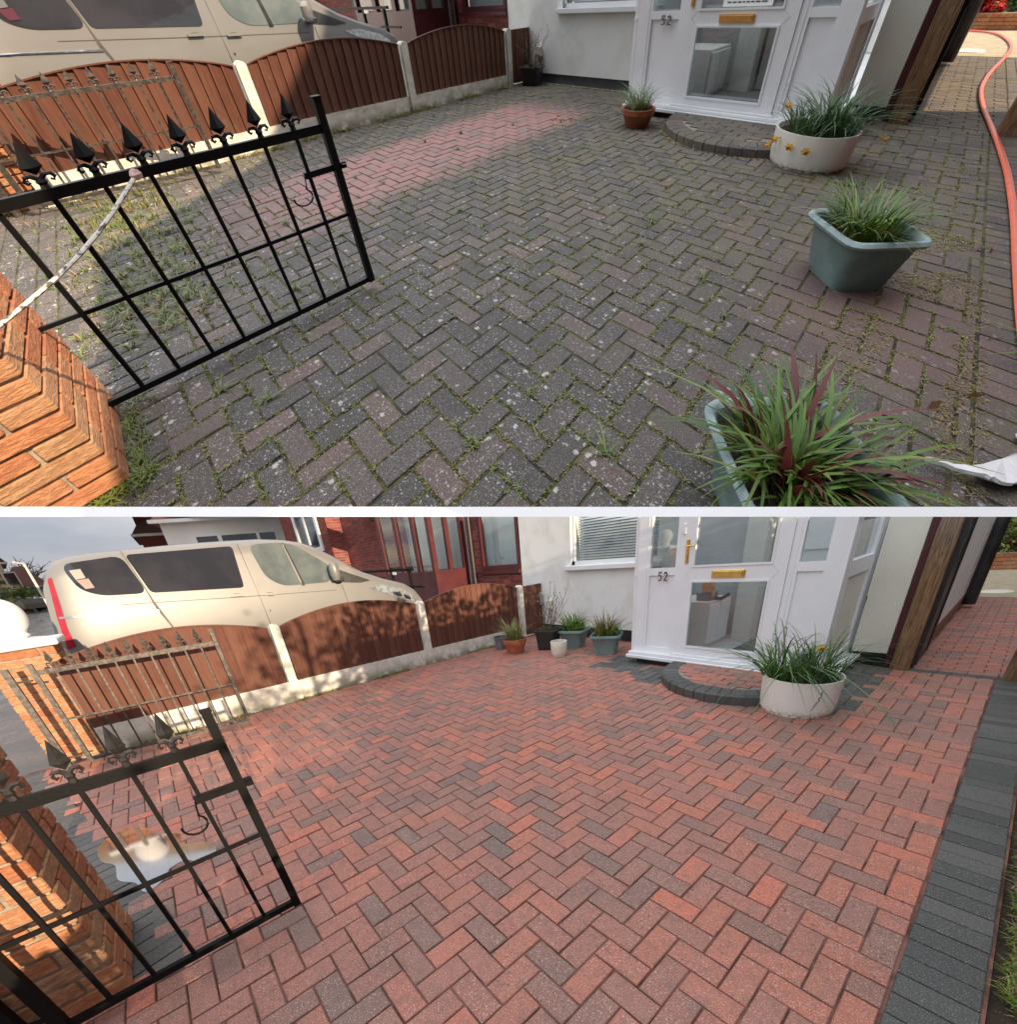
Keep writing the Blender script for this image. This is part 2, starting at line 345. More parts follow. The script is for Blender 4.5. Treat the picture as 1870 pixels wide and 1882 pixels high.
        c = m.mix(m.step(m.noise(7, 5, 0.65), 0.40, 0.66), (0.74, 0.725, 0.66), (0.58, 0.56, 0.48))
        low = m.math('MULTIPLY', m.step(m.sep('z'), 0.16, 0.0), m.step(m.noise(6, 4), 0.38, 0.56))
        c = m.mix(m.math('MULTIPLY', low, 0.75), c, (0.17, 0.17, 0.07))
        c = m.mix(m.math('MULTIPLY', m.step(m.noise(38, 4, 0.7), 0.60, 0.68), 0.7), c, (0.20, 0.19, 0.16))
        m.bsdf(c, 0.9, m.bump(m.noise(80, 5, 0.7), 0.006*k, 0.8))
        # --- stained fence boards
        m = NM('fence_wood' + tag); r = m.rnd()
        g = m.noise(26, 6, 0.65, m.vec((1, 3.2, 0.10)), 0.6)
        c = m.mix(m.step(g, 0.36, 0.66), (0.070, 0.022, 0.012), (0.135, 0.046, 0.026))
        c = m.mix(m.math('MULTIPLY', r, 0.45), c, (0.165, 0.070, 0.044))
        c = m.mix(m.math('MULTIPLY', m.step(m.noise(5, 4), 0.56, 0.75), 0.30), c, (0.16, 0.10, 0.055))
        m.bsdf(c, 0.72, m.bump(g, 0.004*k, 0.8))
        m = NM('post_wood' + tag)
        g = m.noise(30, 6, 0.65, m.vec((2.6, 2.6, 0.16)), 0.9)
        c = m.mix(m.step(g, 0.35, 0.65), (0.10, 0.052, 0.024), (0.30, 0.170, 0.080))
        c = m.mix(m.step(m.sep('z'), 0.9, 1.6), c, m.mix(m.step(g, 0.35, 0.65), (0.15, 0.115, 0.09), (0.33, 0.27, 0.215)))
        m.bsdf(c, 0.75, m.bump(g, 0.004*k, 0.8))
        # --- glazed planter, plastics
        m = NM('planter_green' + tag)
        c = m.mix(m.step(m.noise(5, 5, 0.6), 0.42, 0.68), (0.155, 0.235, 0.225), (0.215, 0.305, 0.30))
        c = m.mix(m.step(m.sep('z'), 0.27, 0.31), c, m.mix(m.noise(50, 4), (0.25, 0.36, 0.36), (0.38, 0.50, 0.51)))
        c = m.mix(m.math('MULTIPLY', m.step(m.noise(90, 3, 0.7), 0.60, 0.68), 0.4), c, (0.40, 0.42, 0.38))
        m.bsdf(c, 0.55, m.bump(m.noise(40, 4), 0.002*k))
        m = NM('soil' + tag)
        c = m.mix(m.noise(30, 5), (0.022, 0.014, 0.009), (0.085, 0.052, 0.032))
        c = m.mix(m.step(m.noise(120, 2), 0.66, 0.72), c, (0.30, 0.24, 0.17))
        m.bsdf(c, 0.95, m.bump(m.noise(70, 5, 0.7), 0.02*k))
        m = NM('asphalt' + tag)
        c = m.mix(m.noise(1.2, 4), (0.070, 0.070, 0.072), (0.125, 0.122, 0.118)); c = m.mix(m.step(m.noise(220, 2), 0.60, 0.70), c, (0.26, 0.26, 0.25))
        m.bsdf(c, m.ramp(m.noise(1.5, 4), [(0.40, (0.16,)*3), (0.60, (0.60,)*3)]), m.bump(m.noise(200, 3), 0.002*k, 0.5))
        # --- painted ironwork
        m = NM('iron_black' + tag)
        c = m.mix(m.math('MULTIPLY', m.step(m.noise(60, 4, 0.7), 0.62, 0.70), 0.4), (0.006, 0.006, 0.0065), (0.03, 0.024, 0.02))
        m.bsdf(c, 0.5, m.bump(m.noise(120, 3), 0.0008*k), 0.0, 0.12)
        m = NM('iron_weathered' + tag)
        c = m.mix(m.step(m.noise(30, 5, 0.7), 0.40, 0.65), (0.045, 0.040, 0.036), (0.125, 0.108, 0.094))
        m.bsdf(c, 0.5, m.bump(m.noise(120, 3), 0.001*k), 0.3)
        # --- white tub with its old crack
        m = NM('tub_white' + tag)
        c = m.mix(m.step(m.noise(4, 4), 0.5, 0.75), (0.80, 0.78, 0.73), (0.70, 0.66, 0.58))
        c = m.mix(m.math('MULTIPLY', m.step(m.sep('z'), 0.08, 0.0), m.step(m.noise(30, 4), 0.4, 0.62)), c, (0.45, 0.35, 0.26))
        m.bsdf(c, 0.5, m.bump(m.noise(50, 3), 0.001*k))
        m = NM('terracotta' + tag)
        m.bsdf(m.mix(m.step(m.noise(12, 4), 0.4, 0.65), (0.36, 0.105, 0.045), (0.47, 0.165, 0.08)), 0.75, m.bump(m.noise(90, 3), 0.001*k))
    # leaves: two-sided, a little translucent
    for nm, c1, c2 in (('leaf_green', (0.035, 0.095, 0.010), (0.15, 0.29, 0.035)), ('leaf_blue', (0.035, 0.085, 0.034), (0.11, 0.20, 0.075)), ('leaf_red', (0.085, 0.014, 0.012), (0.20, 0.040, 0.032)),
                       ('leaf_dry', (0.22, 0.15, 0.06), (0.42, 0.33, 0.15)), ('leaf_weed', (0.07, 0.125, 0.014), (0.26, 0.31, 0.06)), ('moss', (0.13, 0.135, 0.016), (0.34, 0.34, 0.075)), ('leaf_hedge', (0.02, 0.05, 0.012), (0.07, 0.13, 0.03)),
                       ('petal_yellow', (0.75, 0.48, 0.02), (0.85, 0.62, 0.05)), ('petal_orange', (0.70, 0.26, 0.02), (0.80, 0.38, 0.04)), ('petal_red', (0.60, 0.02, 0.03), (0.70, 0.06, 0.05)), ('twig', (0.09, 0.06, 0.035), (0.22, 0.16, 0.11)),
                       ('leaf_pale', (0.16, 0.20, 0.07), (0.40, 0.42, 0.20)), ('leaf_rust', (0.10, 0.045, 0.015), (0.30, 0.14, 0.05))):
        m = NM(nm); col = m.mix(m.rnd(), c1, c2)
        a = m.n('BsdfPrincipled'); m.put(a.inputs['Base Color'], col); a.inputs['Roughness'].default_value = 0.5
        b = m.n('BsdfTranslucent'); m.put(b.inputs['Color'], col); x = m.n('MixShader'); x.inputs[0].default_value = 0.25
        m.t.links.new(a.outputs[0], x.inputs[1]); m.t.links.new(b.outputs[0], x.inputs[2]); m.t.links.new(x.outputs[0], m.out.inputs['Surface'])
    # glass: clear, tinted
    for nm, tint, gl in (('glass_clear', (0.80, 0.84, 0.84), 0.22), ('glass_tint', (0.06, 0.07, 0.08), 0.12), ('glass_car', (0.42, 0.48, 0.50), 0.12)):
        m = NM(nm); t = m.n('BsdfTransparent'); m.put(t.inputs['Color'], tint); g = m.n('BsdfGlossy'); g.inputs['Roughness'].default_value = 0.01
        fr = m.n('Fresnel'); fr.inputs['IOR'].default_value = 1.5; x = m.n('MixShader')
        geo = m.n('NewGeometry'); f2 = m.math('MULTIPLY', m.math('ADD', m.math('MULTIPLY', fr.outputs[0], 1.2), gl * 0.5), m.math('SUBTRACT', 1.0, geo.outputs['Backfacing'])); m.put(x.inputs[0], f2)
        m.t.links.new(t.outputs[0], x.inputs[1]); m.t.links.new(g.outputs[0], x.inputs[2]); m.t.links.new(x.outputs[0], m.out.inputs['Surface'])
    plain('iron_cast', (0.030, 0.030, 0.031), (0.055, 0.052, 0.048), 0.42, 40.0, metal=0.5)
    plain('upvc_white', (0.80, 0.81, 0.83), (0.76, 0.77, 0.79), 0.32, 3.0)
    plain('white_paint', (0.82, 0.82, 0.82), (0.78, 0.78, 0.78), 0.6, 2.0)
    plain('cream_wall', (0.74, 0.72, 0.62), (0.69, 0.67, 0.57), 0.7, 3.0, bump=0.002)
    plain('plinth_black', (0.018, 0.018, 0.02), (0.035, 0.035, 0.035), 0.55, 9.0)
    plain('black_plastic', (0.016, 0.017, 0.018), (0.03, 0.03, 0.03), 0.4, 9.0)
    plain('black_matt', (0.012, 0.012, 0.012), (0.02, 0.02, 0.02), 0.7, 9.0)
    plain('van_paint', (0.205, 0.203, 0.198), (0.19, 0.189, 0.186), 0.42, 1.0, metal=0.2, spec=0.3, Coat_Weight=0.8, Coat_Roughness=0.03)
    plain('van_seam', (0.06, 0.056, 0.05), None, 0.5)
    plain('chrome', (0.62, 0.63, 0.65), (0.45, 0.45, 0.47), 0.18, 20.0, metal=1.0)
    plain('brass', (0.83, 0.55, 0.17), (0.72, 0.44, 0.12), 0.25, 18.0, metal=1.0)
    plain('tail_red', (0.36, 0.012, 0.03), (0.26, 0.01, 0.02), 0.15, 8.0, Coat_Weight=0.6)
    plain('lamp_clear', (0.62, 0.66, 0.68), (0.30, 0.32, 0.34), 0.08, 26.0, metal=0.6, Coat_Weight=1.0)
    plain('tyre', (0.02, 0.02, 0.02), None, 0.8)
    plain('burgundy', (0.060, 0.010, 0.013), (0.085, 0.016, 0.018), 0.38, 4.0)
    plain('mortar', (0.36, 0.32, 0.26), (0.22, 0.19, 0.15), 0.95, 26.0, bump=0.003)
    plain('mortar_pale', (0.42, 0.38, 0.35), (0.34, 0.30, 0.28), 0.95, 26.0)
    plain('roof_tile', (0.26, 0.085, 0.055), (0.18, 0.075, 0.055), 0.8, 3.0)
    plain('roof_brown', (0.20, 0.105, 0.065), (0.13, 0.08, 0.06), 0.8, 3.0)
    plain('house_far', (0.72, 0.71, 0.68), (0.62, 0.61, 0.58), 0.8, 1.0)
    plain('blind', (0.80, 0.81, 0.82), None, 0.5)
    plain('room_dark', (0.10, 0.10, 0.105), (0.06, 0.06, 0.06), 0.8, 2.0)
    plain('room_grey', (0.42, 0.43, 0.44), (0.36, 0.37, 0.38), 0.8, 2.0)
    plain('mat_grey', (0.085, 0.08, 0.08), (0.13, 0.125, 0.12), 0.95, 60.0)
    plain('tool_orange', (0.75, 0.23, 0.03), None, 0.4)
    plain('tool_grey', (0.16, 0.18, 0.21), None, 0.5)
    plain('hose_orange', (0.80, 0.115, 0.035), (0.70, 0.095, 0.03), 0.42, 12.0)
    plain('rope', (0.68, 0.64, 0.56), (0.10, 0.09, 0.085), 0.9, 46.0, lo=0.52, hi=0.62)
    plain('rope_red', (0.62, 0.25, 0.24), (0.70, 0.60, 0.55), 0.9, 46.0)
    plain('stone_white', (0.78, 0.77, 0.78), (0.70, 0.69, 0.70), 0.85, 14.0, bump=0.004)
    plain('pot_cream', (0.76, 0.71, 0.61), (0.68, 0.62, 0.50), 0.5, 9.0)
    plain('pot_grey', (0.10, 0.11, 0.12), (0.16, 0.17, 0.18), 0.6, 9.0)
    plain('slab_yellow', (0.40, 0.34, 0.22), (0.30, 0.26, 0.18), 0.8, 5.0)
    plain('grass_ground', (0.06, 0.085, 0.022), (0.13, 0.14, 0.05), 0.95, 9.0)
    plain('plaster', (0.66, 0.64, 0.60), (0.60, 0.58, 0.54), 0.85, 2.0)
    plain('sticker_grey', (0.11, 0.115, 0.12), None, 0.4); plain('sticker_red', (0.07, 0.01, 0.022), None, 0.4)
    plain('paper', (0.80, 0.80, 0.78), None, 0.8)
    plain('ink', (0.03, 0.03, 0.03), None, 0.7)
    plain('digit', (0.055, 0.05, 0.045), None, 0.35, metal=0.5)
    plain('copper', (0.32, 0.15, 0.10), (0.22, 0.10, 0.07), 0.8, 20.0)
    plain('car_dark', (0.03, 0.032, 0.036), None, 0.2, Coat_Weight=0.6)
    m = NM('water'); g = m.n('BsdfGlossy'); g.inputs['Roughness'].default_value = 0.06
    t = m.n('BsdfTransparent'); t.inputs['Color'].default_value = (0.62, 0.60, 0.60, 1); fr = m.n('Fresnel'); fr.inputs['IOR'].default_value = 1.33; x = m.n('MixShader')
    m.put(x.inputs[0], m.math('ADD', m.math('MULTIPLY', fr.outputs[0], 0.50), 0.0)); m.t.links.new(t.outputs[0], x.inputs[1]); m.t.links.new(g.outputs[0], x.inputs[2]); m.t.links.new(x.outputs[0], m.out.inputs['Surface'])
def _sep(s, ax):
    if not hasattr(s, '_sx'): s._sx = s.n('SeparateXYZ'); s.put(s._sx.inputs[0], s.yc())
    return s._sx.outputs['XYZ'.index(ax.upper())]
NM.sep = _sep
make_materials()

# ------------------------------------------------------------------ builders shared by both yards
def pieces(Y, parent, name, items, mat, maxn=300, build_one=None, smooth=False):
    """items: (centre, rnd, add(mb)); the ones that show largest become single parts, the rest one 'stuff' part."""
    def area(it):
        q = Y.pix(it[0])
        if q is None or not (-40 < q[0] < 1910): return -1
        if Y is LOW and not (940 < q[1] < 1900): return -1
        if Y is UP and not (-20 < q[1] < 940): return -1
        return 1.0/q[2]**2
    order = sorted(items, key=area, reverse=True)
    single = [it for it in order[:maxn] if area(it) > 0]; rest = [it for it in order if it not in single] if len(order) < 900 else order[len(single):]
    for c, r, fn in single:
        mb = MB(); mb.rc = r; fn(mb); build(Y, name, mb, mat(c) if callable(mat) else mat, parent, smooth=smooth)
    by = {}
    for c, r, fn in rest:
        k = mat(c) if callable(mat) else mat
        mb = by.setdefault(k, MB()); mb.rc = r; fn(mb)
    for k, mb in by.items(): build(Y, name, mb, k, parent, kind='stuff', smooth=smooth)

def herringbone(x0, y0, x1, y1, off, rng, gap, skip=lambda x, y: False, rough=0.0015):
    u = 0.1; out = []
    def rect(ax, ay, bx, by):
        ax, ay, bx, by = max(ax, x0), max(ay, y0), min(bx, x1), min(by, y1)
        if bx - ax < 0.02 or by - ay < 0.02: return
        cx, cy = (ax+bx)/2, (ay+by)/2
        if skip(cx, cy): return
        g = gap/2; z = max(-.004, min(.004, rng.gauss(0, rough))); t = (rng.gauss(0, .005), rng.gauss(0, .005)); j = [rng.uniform(0, gap*.45) for _ in range(4)]
        out.append(((cx, cy, 0), rng.random(), lambda mb, a=(ax+g+j[0], ay+g+j[1], bx-g-j[2], by-g-j[3]): mb.paver(*a, z, tilt=t)))
    for i in range(-160, 160):
        for j in range(-80, 80):
            U, W = off[0] + (i + 2*j)*u, off[1] + (-i + 2*j)*u
            if U < x0 - .3 or U > x1 + .3 or W < y0 - .4 or W > y1 + .4: continue
            rect(U-u, W-2*u, U, W); rect(U-2*u, W-3*u, U, W-2*u)
    return out
def courses(x0, y0, x1, y1, lx, ly, rng, gap, stagger=0.0, axis='x', rough=0.001, skip=lambda x, y: False):
    out = []; nx, ny = max(1, round((x1-x0)/lx)), max(1, round((y1-y0)/ly)); g = gap/2
    for a in range(-1, nx+1):
        for b in range(-1, ny+1):
            ox = stagger*lx*(b % 2) if axis == 'x' else 0; oy = stagger*ly*(a % 2) if axis == 'y' else 0
            ax, ay = x0+a*lx+ox, y0+b*ly+oy; bx, by = min(ax+lx, x1), min(ay+ly, y1); ax, ay = max(ax, x0), max(ay, y0)
            if bx-ax < .02 or by-ay < .02 or skip((ax+bx)/2, (ay+by)/2): continue
            z = rng.gauss(0, rough); j = [rng.uniform(0, gap*.4) for _ in range(4)]
            out.append((((ax+bx)/2, (ay+by)/2, 0), rng.random(), lambda mb, q=(ax+g+j[0], ay+g+j[1], bx-g-j[2], by-g-j[3]), z=z: mb.paver(*q, z)))
    return out

FX = -5.58                                                   # fence line
def ztop(y): return -0.0145*(y + 0.5)
def fence(Y, w):
    rng = random.Random(5)
    T = thing(Y, 'timber_fence', (FX, .8, 0), 'brown arched timber fence with concrete posts %s' % w, 'fence')
    for y0, y1 in ((-2.47, -0.60), (-0.46, 1.43), (1.57, 3.46)):
        nb = 17; bw = (y1-y0)/nb
        arch = lambda y: 0.905 + ztop(y) + 0.155*math.sin(math.pi*min(1, max(0, (y-y0)/(y1-y0))))**0.85
        mb = MB(); m = 24                                     # back rails and the capping strip along the arch
        for i in range(m):
            a, b = y0+(y1-y0)*i/m, y0+(y1-y0)*(i+1)/m
            mb.add([(FX-.012,a,arch(a)),(FX+.022,a,arch(a)),(FX+.022,b,arch(b)),(FX-.012,b,arch(b)),(FX-.012,a,arch(a)+.014),(FX+.022,a,arch(a)+.014),(FX+.022,b,arch(b)+.014),(FX-.012,b,arch(b)+.014)],
                   [(4,5,6,7),(0,4,7,3),(1,2,6,5),(0,1,5,4),(2,3,7,6)])
        t = build(Y, 'fence_panel', mb, 'fence_wood', T)
        for zz in (0.36, 0.78): build(Y, 'rail', MB().box((FX-.045, y0, zz+ztop(y0)-.03), (FX-.008, y1, zz+ztop(y0)+.01)), 'fence_wood', t)
        for i in range(nb):
            a, b = y0+i*bw, y0+(i+1)*bw + .012; mb = MB(); mb.rc = rng.random(); zb = 0.235 + ztop(a) + rng.uniform(-.006, .006)
            xf, xb = FX+.017+rng.uniform(0,.004), FX+.003; b2 = min(b, y1)
            mb.add([(FX-.006,a,zb),(FX-.006,b2,zb),(FX-.006,b2,arch(b2)),(FX-.006,a,arch(a)),(xf,a,zb),(xb,b2,zb),(xb,b2,arch(b2)),(xf,a,arch(a))],
                   [(0,1,2,3),(7,6,5,4),(4,5,1,0),(5,6,2,1),(6,7,3,2),(7,4,0,3)])
            build(Y, 'board', mb, 'fence_wood', t)
        zb = 0.245
        mb = MB(); mb.grid(y0-.02, -.05, y1+.02, zb+.0, 40, 6, lambda a, b: 0.0)
        mb.v = [(FX+.028+.006*mnoise.noise(Vector((p[0]*9, p[1]*9, 3))), p[0], (p[1] + ztop(p[0])*(1 if p[1] > 0.2 else 0)) + (.007*mnoise.noise(Vector((p[0]*14, 1, 2))) if p[1] > .2 else 0)) for p in mb.v]
        mb.add([(FX-.03,y0-.02,-.05),(FX-.03,y1+.02,-.05),(FX-.03,y1+.02,zb+ztop(y1)),(FX-.03,y0-.02,zb+ztop(y0)),(FX+.028,y0-.02,zb+ztop(y0)),(FX+.028,y1+.02,zb+ztop(y1))], [(0,1,2,3),(3,2,5,4)])
        build(Y, 'gravel_board', mb, 'concrete', T)
    t = build(Y, 'fence_panel', MB().box((FX-.045, 3.58, .2), (FX-.021, 4.05, .26)), 'fence_wood', T, label='short dark brown fence piece between last post and white wall')
    for i in range(4):
        a = 3.58+i*.12; mb = MB(); mb.rc = rng.random(); mb.box((FX-.02, a, .02), (FX+.012+(.008 if i % 2 else 0), a+.117, .865)); build(Y, 'board', mb, 'fence_wood', t)
    for i, y in enumerate((-.53, 1.50, 3.52)):
        mb = MB(); h = 0.955 + ztop(y); pr = [(-.05,-.1),(.05,-.1)] + [(.05*math.cos(a), h-.05+.05*math.sin(a)) for a in [math.pi*k/8 for k in range(9)]]
        mb.prism([(y+a, b) for a, b in pr], 'x', FX-.05, FX+.055); build(Y, 'fence_post', mb, 'concrete', T)

def finial(mb, p, d, h=0.155):
    """cast spearhead: neck, collar, two curled leaves, four-sided blade"""
    p, d = Vector(p), Vector(d).normalized(); q = Vector((-d.y, d.x, 0)); up = Vector((0,0,1))
    mb.tube([p, p+up*h*.10, p+up*h*.16, p+up*h*.24], [.013,.010,.014,.009], 8)
    for s in (-1, 1):
        pts = [p + d*(s*r*math.sin(a)) + up*(h*.22 + r*(1-math.cos(a))*.9) for r, a in ((.018, t*.42) for t in range(1, 7))]
        pts = [p + up*h*.2, p + d*s*.016 + up*h*.30, p + d*s*.030 + up*h*.30, p + d*s*.036 + up*h*.22, p + d*s*.030 + up*h*.15, p + d*s*.024 + up*h*.19]
        mb.tube(pts, [.008,.008,.007,.006,.005,.004], 6)
    a = p + up*h*.30; w = .026
    mb.add([a, p+up*h*.47+d*w, p+up*h*.47+q*w*.6, p+up*h*.47-d*w, p+up*h*.47-q*w*.6, p+up*h], [(0,2,1),(0,3,2),(0,4,3),(0,1,4),(5,1,2),(5,2,3),(5,3,4),(5,4,1)])

def gate(Y, hinge, end, nb, mat, label, latch=False, spearmat=None, hz=1.0):
    hinge, end = Vector((*hinge, 0)), Vector((*end, 0)); d = (end-hinge).normalized(); L = (end-hinge).length
    t = thing(Y, 'iron_gate', (hinge+end)/2 + Vector((0,0,.06)), label, 'gate')
    P = lambda s, z: hinge + d*s + Vector((0,0,z))
    build(Y, 'stile', MB().bar(P(L, .055), P(L, 1.05), .032), mat, t)
    build(Y, 'stile', MB().bar(P(0, .055), P(0, hz), .036), mat, t)
    build(Y, 'stile_cap', MB().obox(P(L, 1.053), d*.019, Vector((-d.y,d.x,0))*.019, (0,0,.005)), mat, t)
    build(Y, 'top_rail', MB().bar(P(.018, .92), P(L-.016, .92), .022, .040), mat, t)
    build(Y, 'bottom_rail', MB().bar(P(.018, .075), P(L-.016, .075), .022, .030), mat, t)
    build(Y, 'middle_rail', MB().bar(P(.018, .485), P(L-.016, .485), .010, .018), mat, t)
    for i in range(nb):
        s = L*(i+1)/(nb+1)
        build(Y, 'bar', MB().bar(P(s, .088), P(s, .902), .014), mat, t)
        mb = MB(); finial(mb, P(s, .938), d); build(Y, 'spearhead', mb, spearmat or mat, t)
    if latch:
        a = L*nb/(nb+1) - .02
        build(Y, 'latch', MB().bar(P(a, .735), P(L+.045, .735), .022, .030).bar(P(L+.03, .735)-Vector((-d.y,d.x,0))*.03, P(L+.03, .735)+Vector((-d.y,d.x,0))*.03, .018), mat, t)
        c = P(a+.005, .66); pts = [P(a, .73)] + [c + d*(-.042+.042*math.cos(q)) + Vector((0,0,.04*math.sin(q)-.02)) for q in [0.9-k*.42 for k in range(11)]]
        build(Y, 'hook', MB().tube(pts, .0045, 6), mat, t)
    return t

def pillar(Y, x0, y0, w, h, mat, label, cap=None, rng=None):
    rng = rng or random.Random(3); t = thing(Y, 'brick_pillar', (x0+w/2, y0+w/2, 0), label, 'pillar')
    build(Y, 'mortar_core', MB().box((x0+.010, y0+.010, -.02), (x0+w-.010, y0+w-.010, h)), 'mortar', t)
    items = []; ch = .0775; th = .105; nc = int(h/ch)
    for k in range(nc):
        z0, z1 = .012+k*ch, .012+k*ch+.066; jx = rng.uniform(-.003, .003)
        if k % 2 == 0: segs = [((x0, y0+a, x0+th, y0+b)) for a, b in ((0, w/2-.006), (w/2+.006, w))] + [((x0+w-th, y0+a, x0+w, y0+b)) for a, b in ((0, w/2-.006), (w/2+.006, w))] + [(x0+th+.011, y0, x0+w-th-.011, y0+th), (x0+th+.011, y0+w-th, x0+w-th-.011, y0+w)]
        else: segs = [((x0+a, y0, x0+b, y0+th)) for a, b in ((0, w/2-.006), (w/2+.006, w))] + [((x0+a, y0+w-th, x0+b, y0+w)) for a, b in ((0, w/2-.006), (w/2+.006, w))] + [(x0, y0+th+.011, x0+th, y0+w-th-.011), (x0+w-th, y0+th+.011, x0+w, y0+w-th-.011)]
        for s in segs:
            o = [rng.uniform(-.0015, .002) for _ in range(4)]
            items.append((((s[0]+s[2])/2, (s[1]+s[3])/2, (z0+z1)/2), rng.random(), lambda mb, s=s, o=o, z0=z0, z1=z1: mb.cbox((s[0]+o[0], s[1]+o[1], z0), (s[2]+o[2], s[3]+o[3], z1), .0045)))
    pieces(Y, t, 'brick', items, mat)
    if cap:
        zc = .012+nc*ch; c = (x0+w/2, y0+w/2)
        build(Y, 'coping', MB().cbox((x0-.05, y0-.05, zc), (x0+w+.05, y0+w+.05, zc+.055), .012).lathe([(w*.62, .055), (.10, .085), (.0, .09)], (*c, zc), 4, rot=math.pi/4), cap, t)
        build(Y, 'ball', MB().lathe([(.10, 0), (.115, .02), (.10, .035)] + [(.165*math.sin(a), .185-.165*math.cos(a)) for a in [math.pi*(.22+.78*k/14) for k in range(15)]], (*c, zc+.085), 28), cap, t, smooth=True)
    return t

# ---- van
def van(Y, label, dz=0.0):
    x0, W = -6.60, 1.95; cx = x0 - W/2
    lerp = lambda a, b, t: a+(b-a)*t
    def curve(pts, y):
        for (a, b), (c, d) in zip(pts, pts[1:]):
            if y <= c: t = (y-a)/(c-a); t = max(0, min(1, t)); return b+(d-b)*(t*t*(3-2*t)*.5+t*.5)
        return pts[-1][1]
    ROOF = [(-2.36, 1.60), (-2.30, 1.79), (-2.2, 1.865), (-2.0, 1.905), (-1.0, 1.945), (-.2, 1.95), (.25, 1.915), (.42, 1.875), (1.36, 1.345), (1.5, 1.285), (1.9, 1.16), (2.10, 1.04), (2.22, .90), (2.28, .70)]
    def hw(y, z):                                           # half width of the body at (y, z)
        s = .975 - (max(0, z-1.18)**1.25)*.16 - (.05*max(0, .6-z)/.6) + .012*math.sin(max(0, min(1, (z-.7)/.5))*math.pi)
        if y > .9: s *= 1 - .20*((y-.9)/1.38)**2.4
        if y < -2.1: s *= 1 - .06*((-2.1-y)/.26)**2
        return s
    sy = lambda y, z: y - .22*max(0, (-1.9-y)/.46)*(1.66-z)                  # the tail leans out towards the bumper
    side = lambda y, z, o=0.0: (cx + hw(y, z) + o, sy(y, z), z)
    t = thing(Y, 'van', (cx, 0, 0), label, 'van'); build = lambda Y, name, mb, *a, **k: (setattr(mb, 'v', [(p[0], p[1], p[2]+dz) for p in mb.v]), globals()['build'](Y, name, mb, *a, **k))[1]
    st = [-2.36,-2.33,-2.28,-2.2,-2.1,-1.9,-1.5,-1.0,-.5,-.1,.2,.42,.6,.8,1.0,1.2,1.36,1.5,1.7,1.9,2.0,2.1,2.17,2.22,2.26,2.28]
    mb = MB(); nz, nx = 12, 8; rows = []
    for y in st:
        zr = curve(ROOF, y); ring = []; zb = .28; ze = zr - .07
        zs = [lerp(zb, ze, k/nz) for k in range(nz+1)]
        ring += [(cx+hw(y, z), y, z) for z in zs]
        h = hw(y, ze)
        for k in range(1, nx): a = math.pi*k/nx; c = math.cos(a); ring.append((cx+h*(abs(c)**.55)*(1 if c > 0 else -1), y, ze+.07*(math.sin(a)**.6)))
        ring += [(cx-hw(y, z), y, z) for z in zs[::-1]]
        rows.append([(a, sy(b, c), c) for a, b, c in ring])
    m = len(rows[0]); mb.add([p for r in rows for p in r], [(i*m+k, i*m+k+1, (i+1)*m+k+1, (i+1)*m+k) for i in range(len(rows)-1) for k in range(m-1)])
    mb.add(rows[0], [tuple(range(m))[::-1]]); mb.add(rows[-1], [tuple(range(m))])
    body = build(Y, 'body', mb, 'van_paint', t, smooth=True)
    def patch(name, poly, mat, o=.006, parent=None, rounds=0.0, sub=6, thick=None):
        """polygon in (y, z) laid on the body side"""
        P = []
        for i, p in enumerate(poly):                          # rounded corners
            a, b = poly[i-1], poly[(i+1) % len(poly)]
            if rounds:
                va, vb = Vector(a)-Vector(p), Vector(b)-Vector(p); r = min(rounds, va.length*.45, vb.length*.45)
                A, B, Q = Vector(p)+va.normalized()*r, Vector(p)+vb.normalized()*r, Vector(p)
                P += [((1-s)**2*A + 2*s*(1-s)*Q + s*s*B)[:] for s in (0, .25, .5, .75, 1)]
            else: P.append(p)
        cyy, czz = sum(p[0] for p in P)/len(P), sum(p[1] for p in P)/len(P); mb = MB(); nP = len(P); rings = 5
        vs = [side(cyy, czz, o)]
        for r in range(1, rings+1):
            f = r/rings; vs += [side(cyy+(p[0]-cyy)*f, czz+(p[1]-czz)*f, o) for p in P]
        vs += [side(p[0], p[1], -.01) for p in P]
        fs = [(0, 1+k, 1+(k+1) % nP) for k in range(nP)]
        for r in range(rings): fs += [(1+r*nP+k, 1+(r+1)*nP+k, 1+(r+1)*nP+(k+1) % nP, 1+r*nP+(k+1) % nP) for k in range(nP)]
        mb.add(vs, fs); return build(Y, name, mb, mat, parent or t, smooth=True)
    patch('side_window', [(-2.16, 1.80), (-1.60, 1.845), (-1.52, 1.43), (-1.93, 1.455), (-2.08, 1.54)], 'glass_van', .004, rounds=.10)
    patch('side_window', [(-1.565, 1.848), (-.455, 1.862), (-.50, 1.365), (-1.49, 1.428)], 'glass_van', .004, rounds=.05)
    patch('seam', [(-1.595, 1.89), (-1.575, 1.89), (-1.49, 1.25), (-1.40, .9), (-1.42, .9), (-1.51, 1.25)], 'van_seam', .003)
    patch('side_window', [(-.27, 1.862), (.10, 1.868), (.30, 1.83), (.74, 1.50), (.66, 1.30), (-.02, 1.325), (-.20, 1.46)], 'glass_van_front', .004, rounds=.10)
    patch('window_bar', [(.15, 1.86), (.185, 1.855), (.275, 1.30), (.225, 1.30)], 'black_plastic', .010)
    for y in (-.385, .80): patch('seam', [(y-.006, 1.88 if y < 0 else 1.24), (y+.006, 1.88 if y < 0 else 1.24), (y+.045, .8), (y+.03, .8)], 'van_seam', .002)
    patch('slide_rail', [(-2.30, 1.275), (-1.50, 1.215), (-1.50, 1.235), (-2.30, 1.297)], 'chrome', .010)
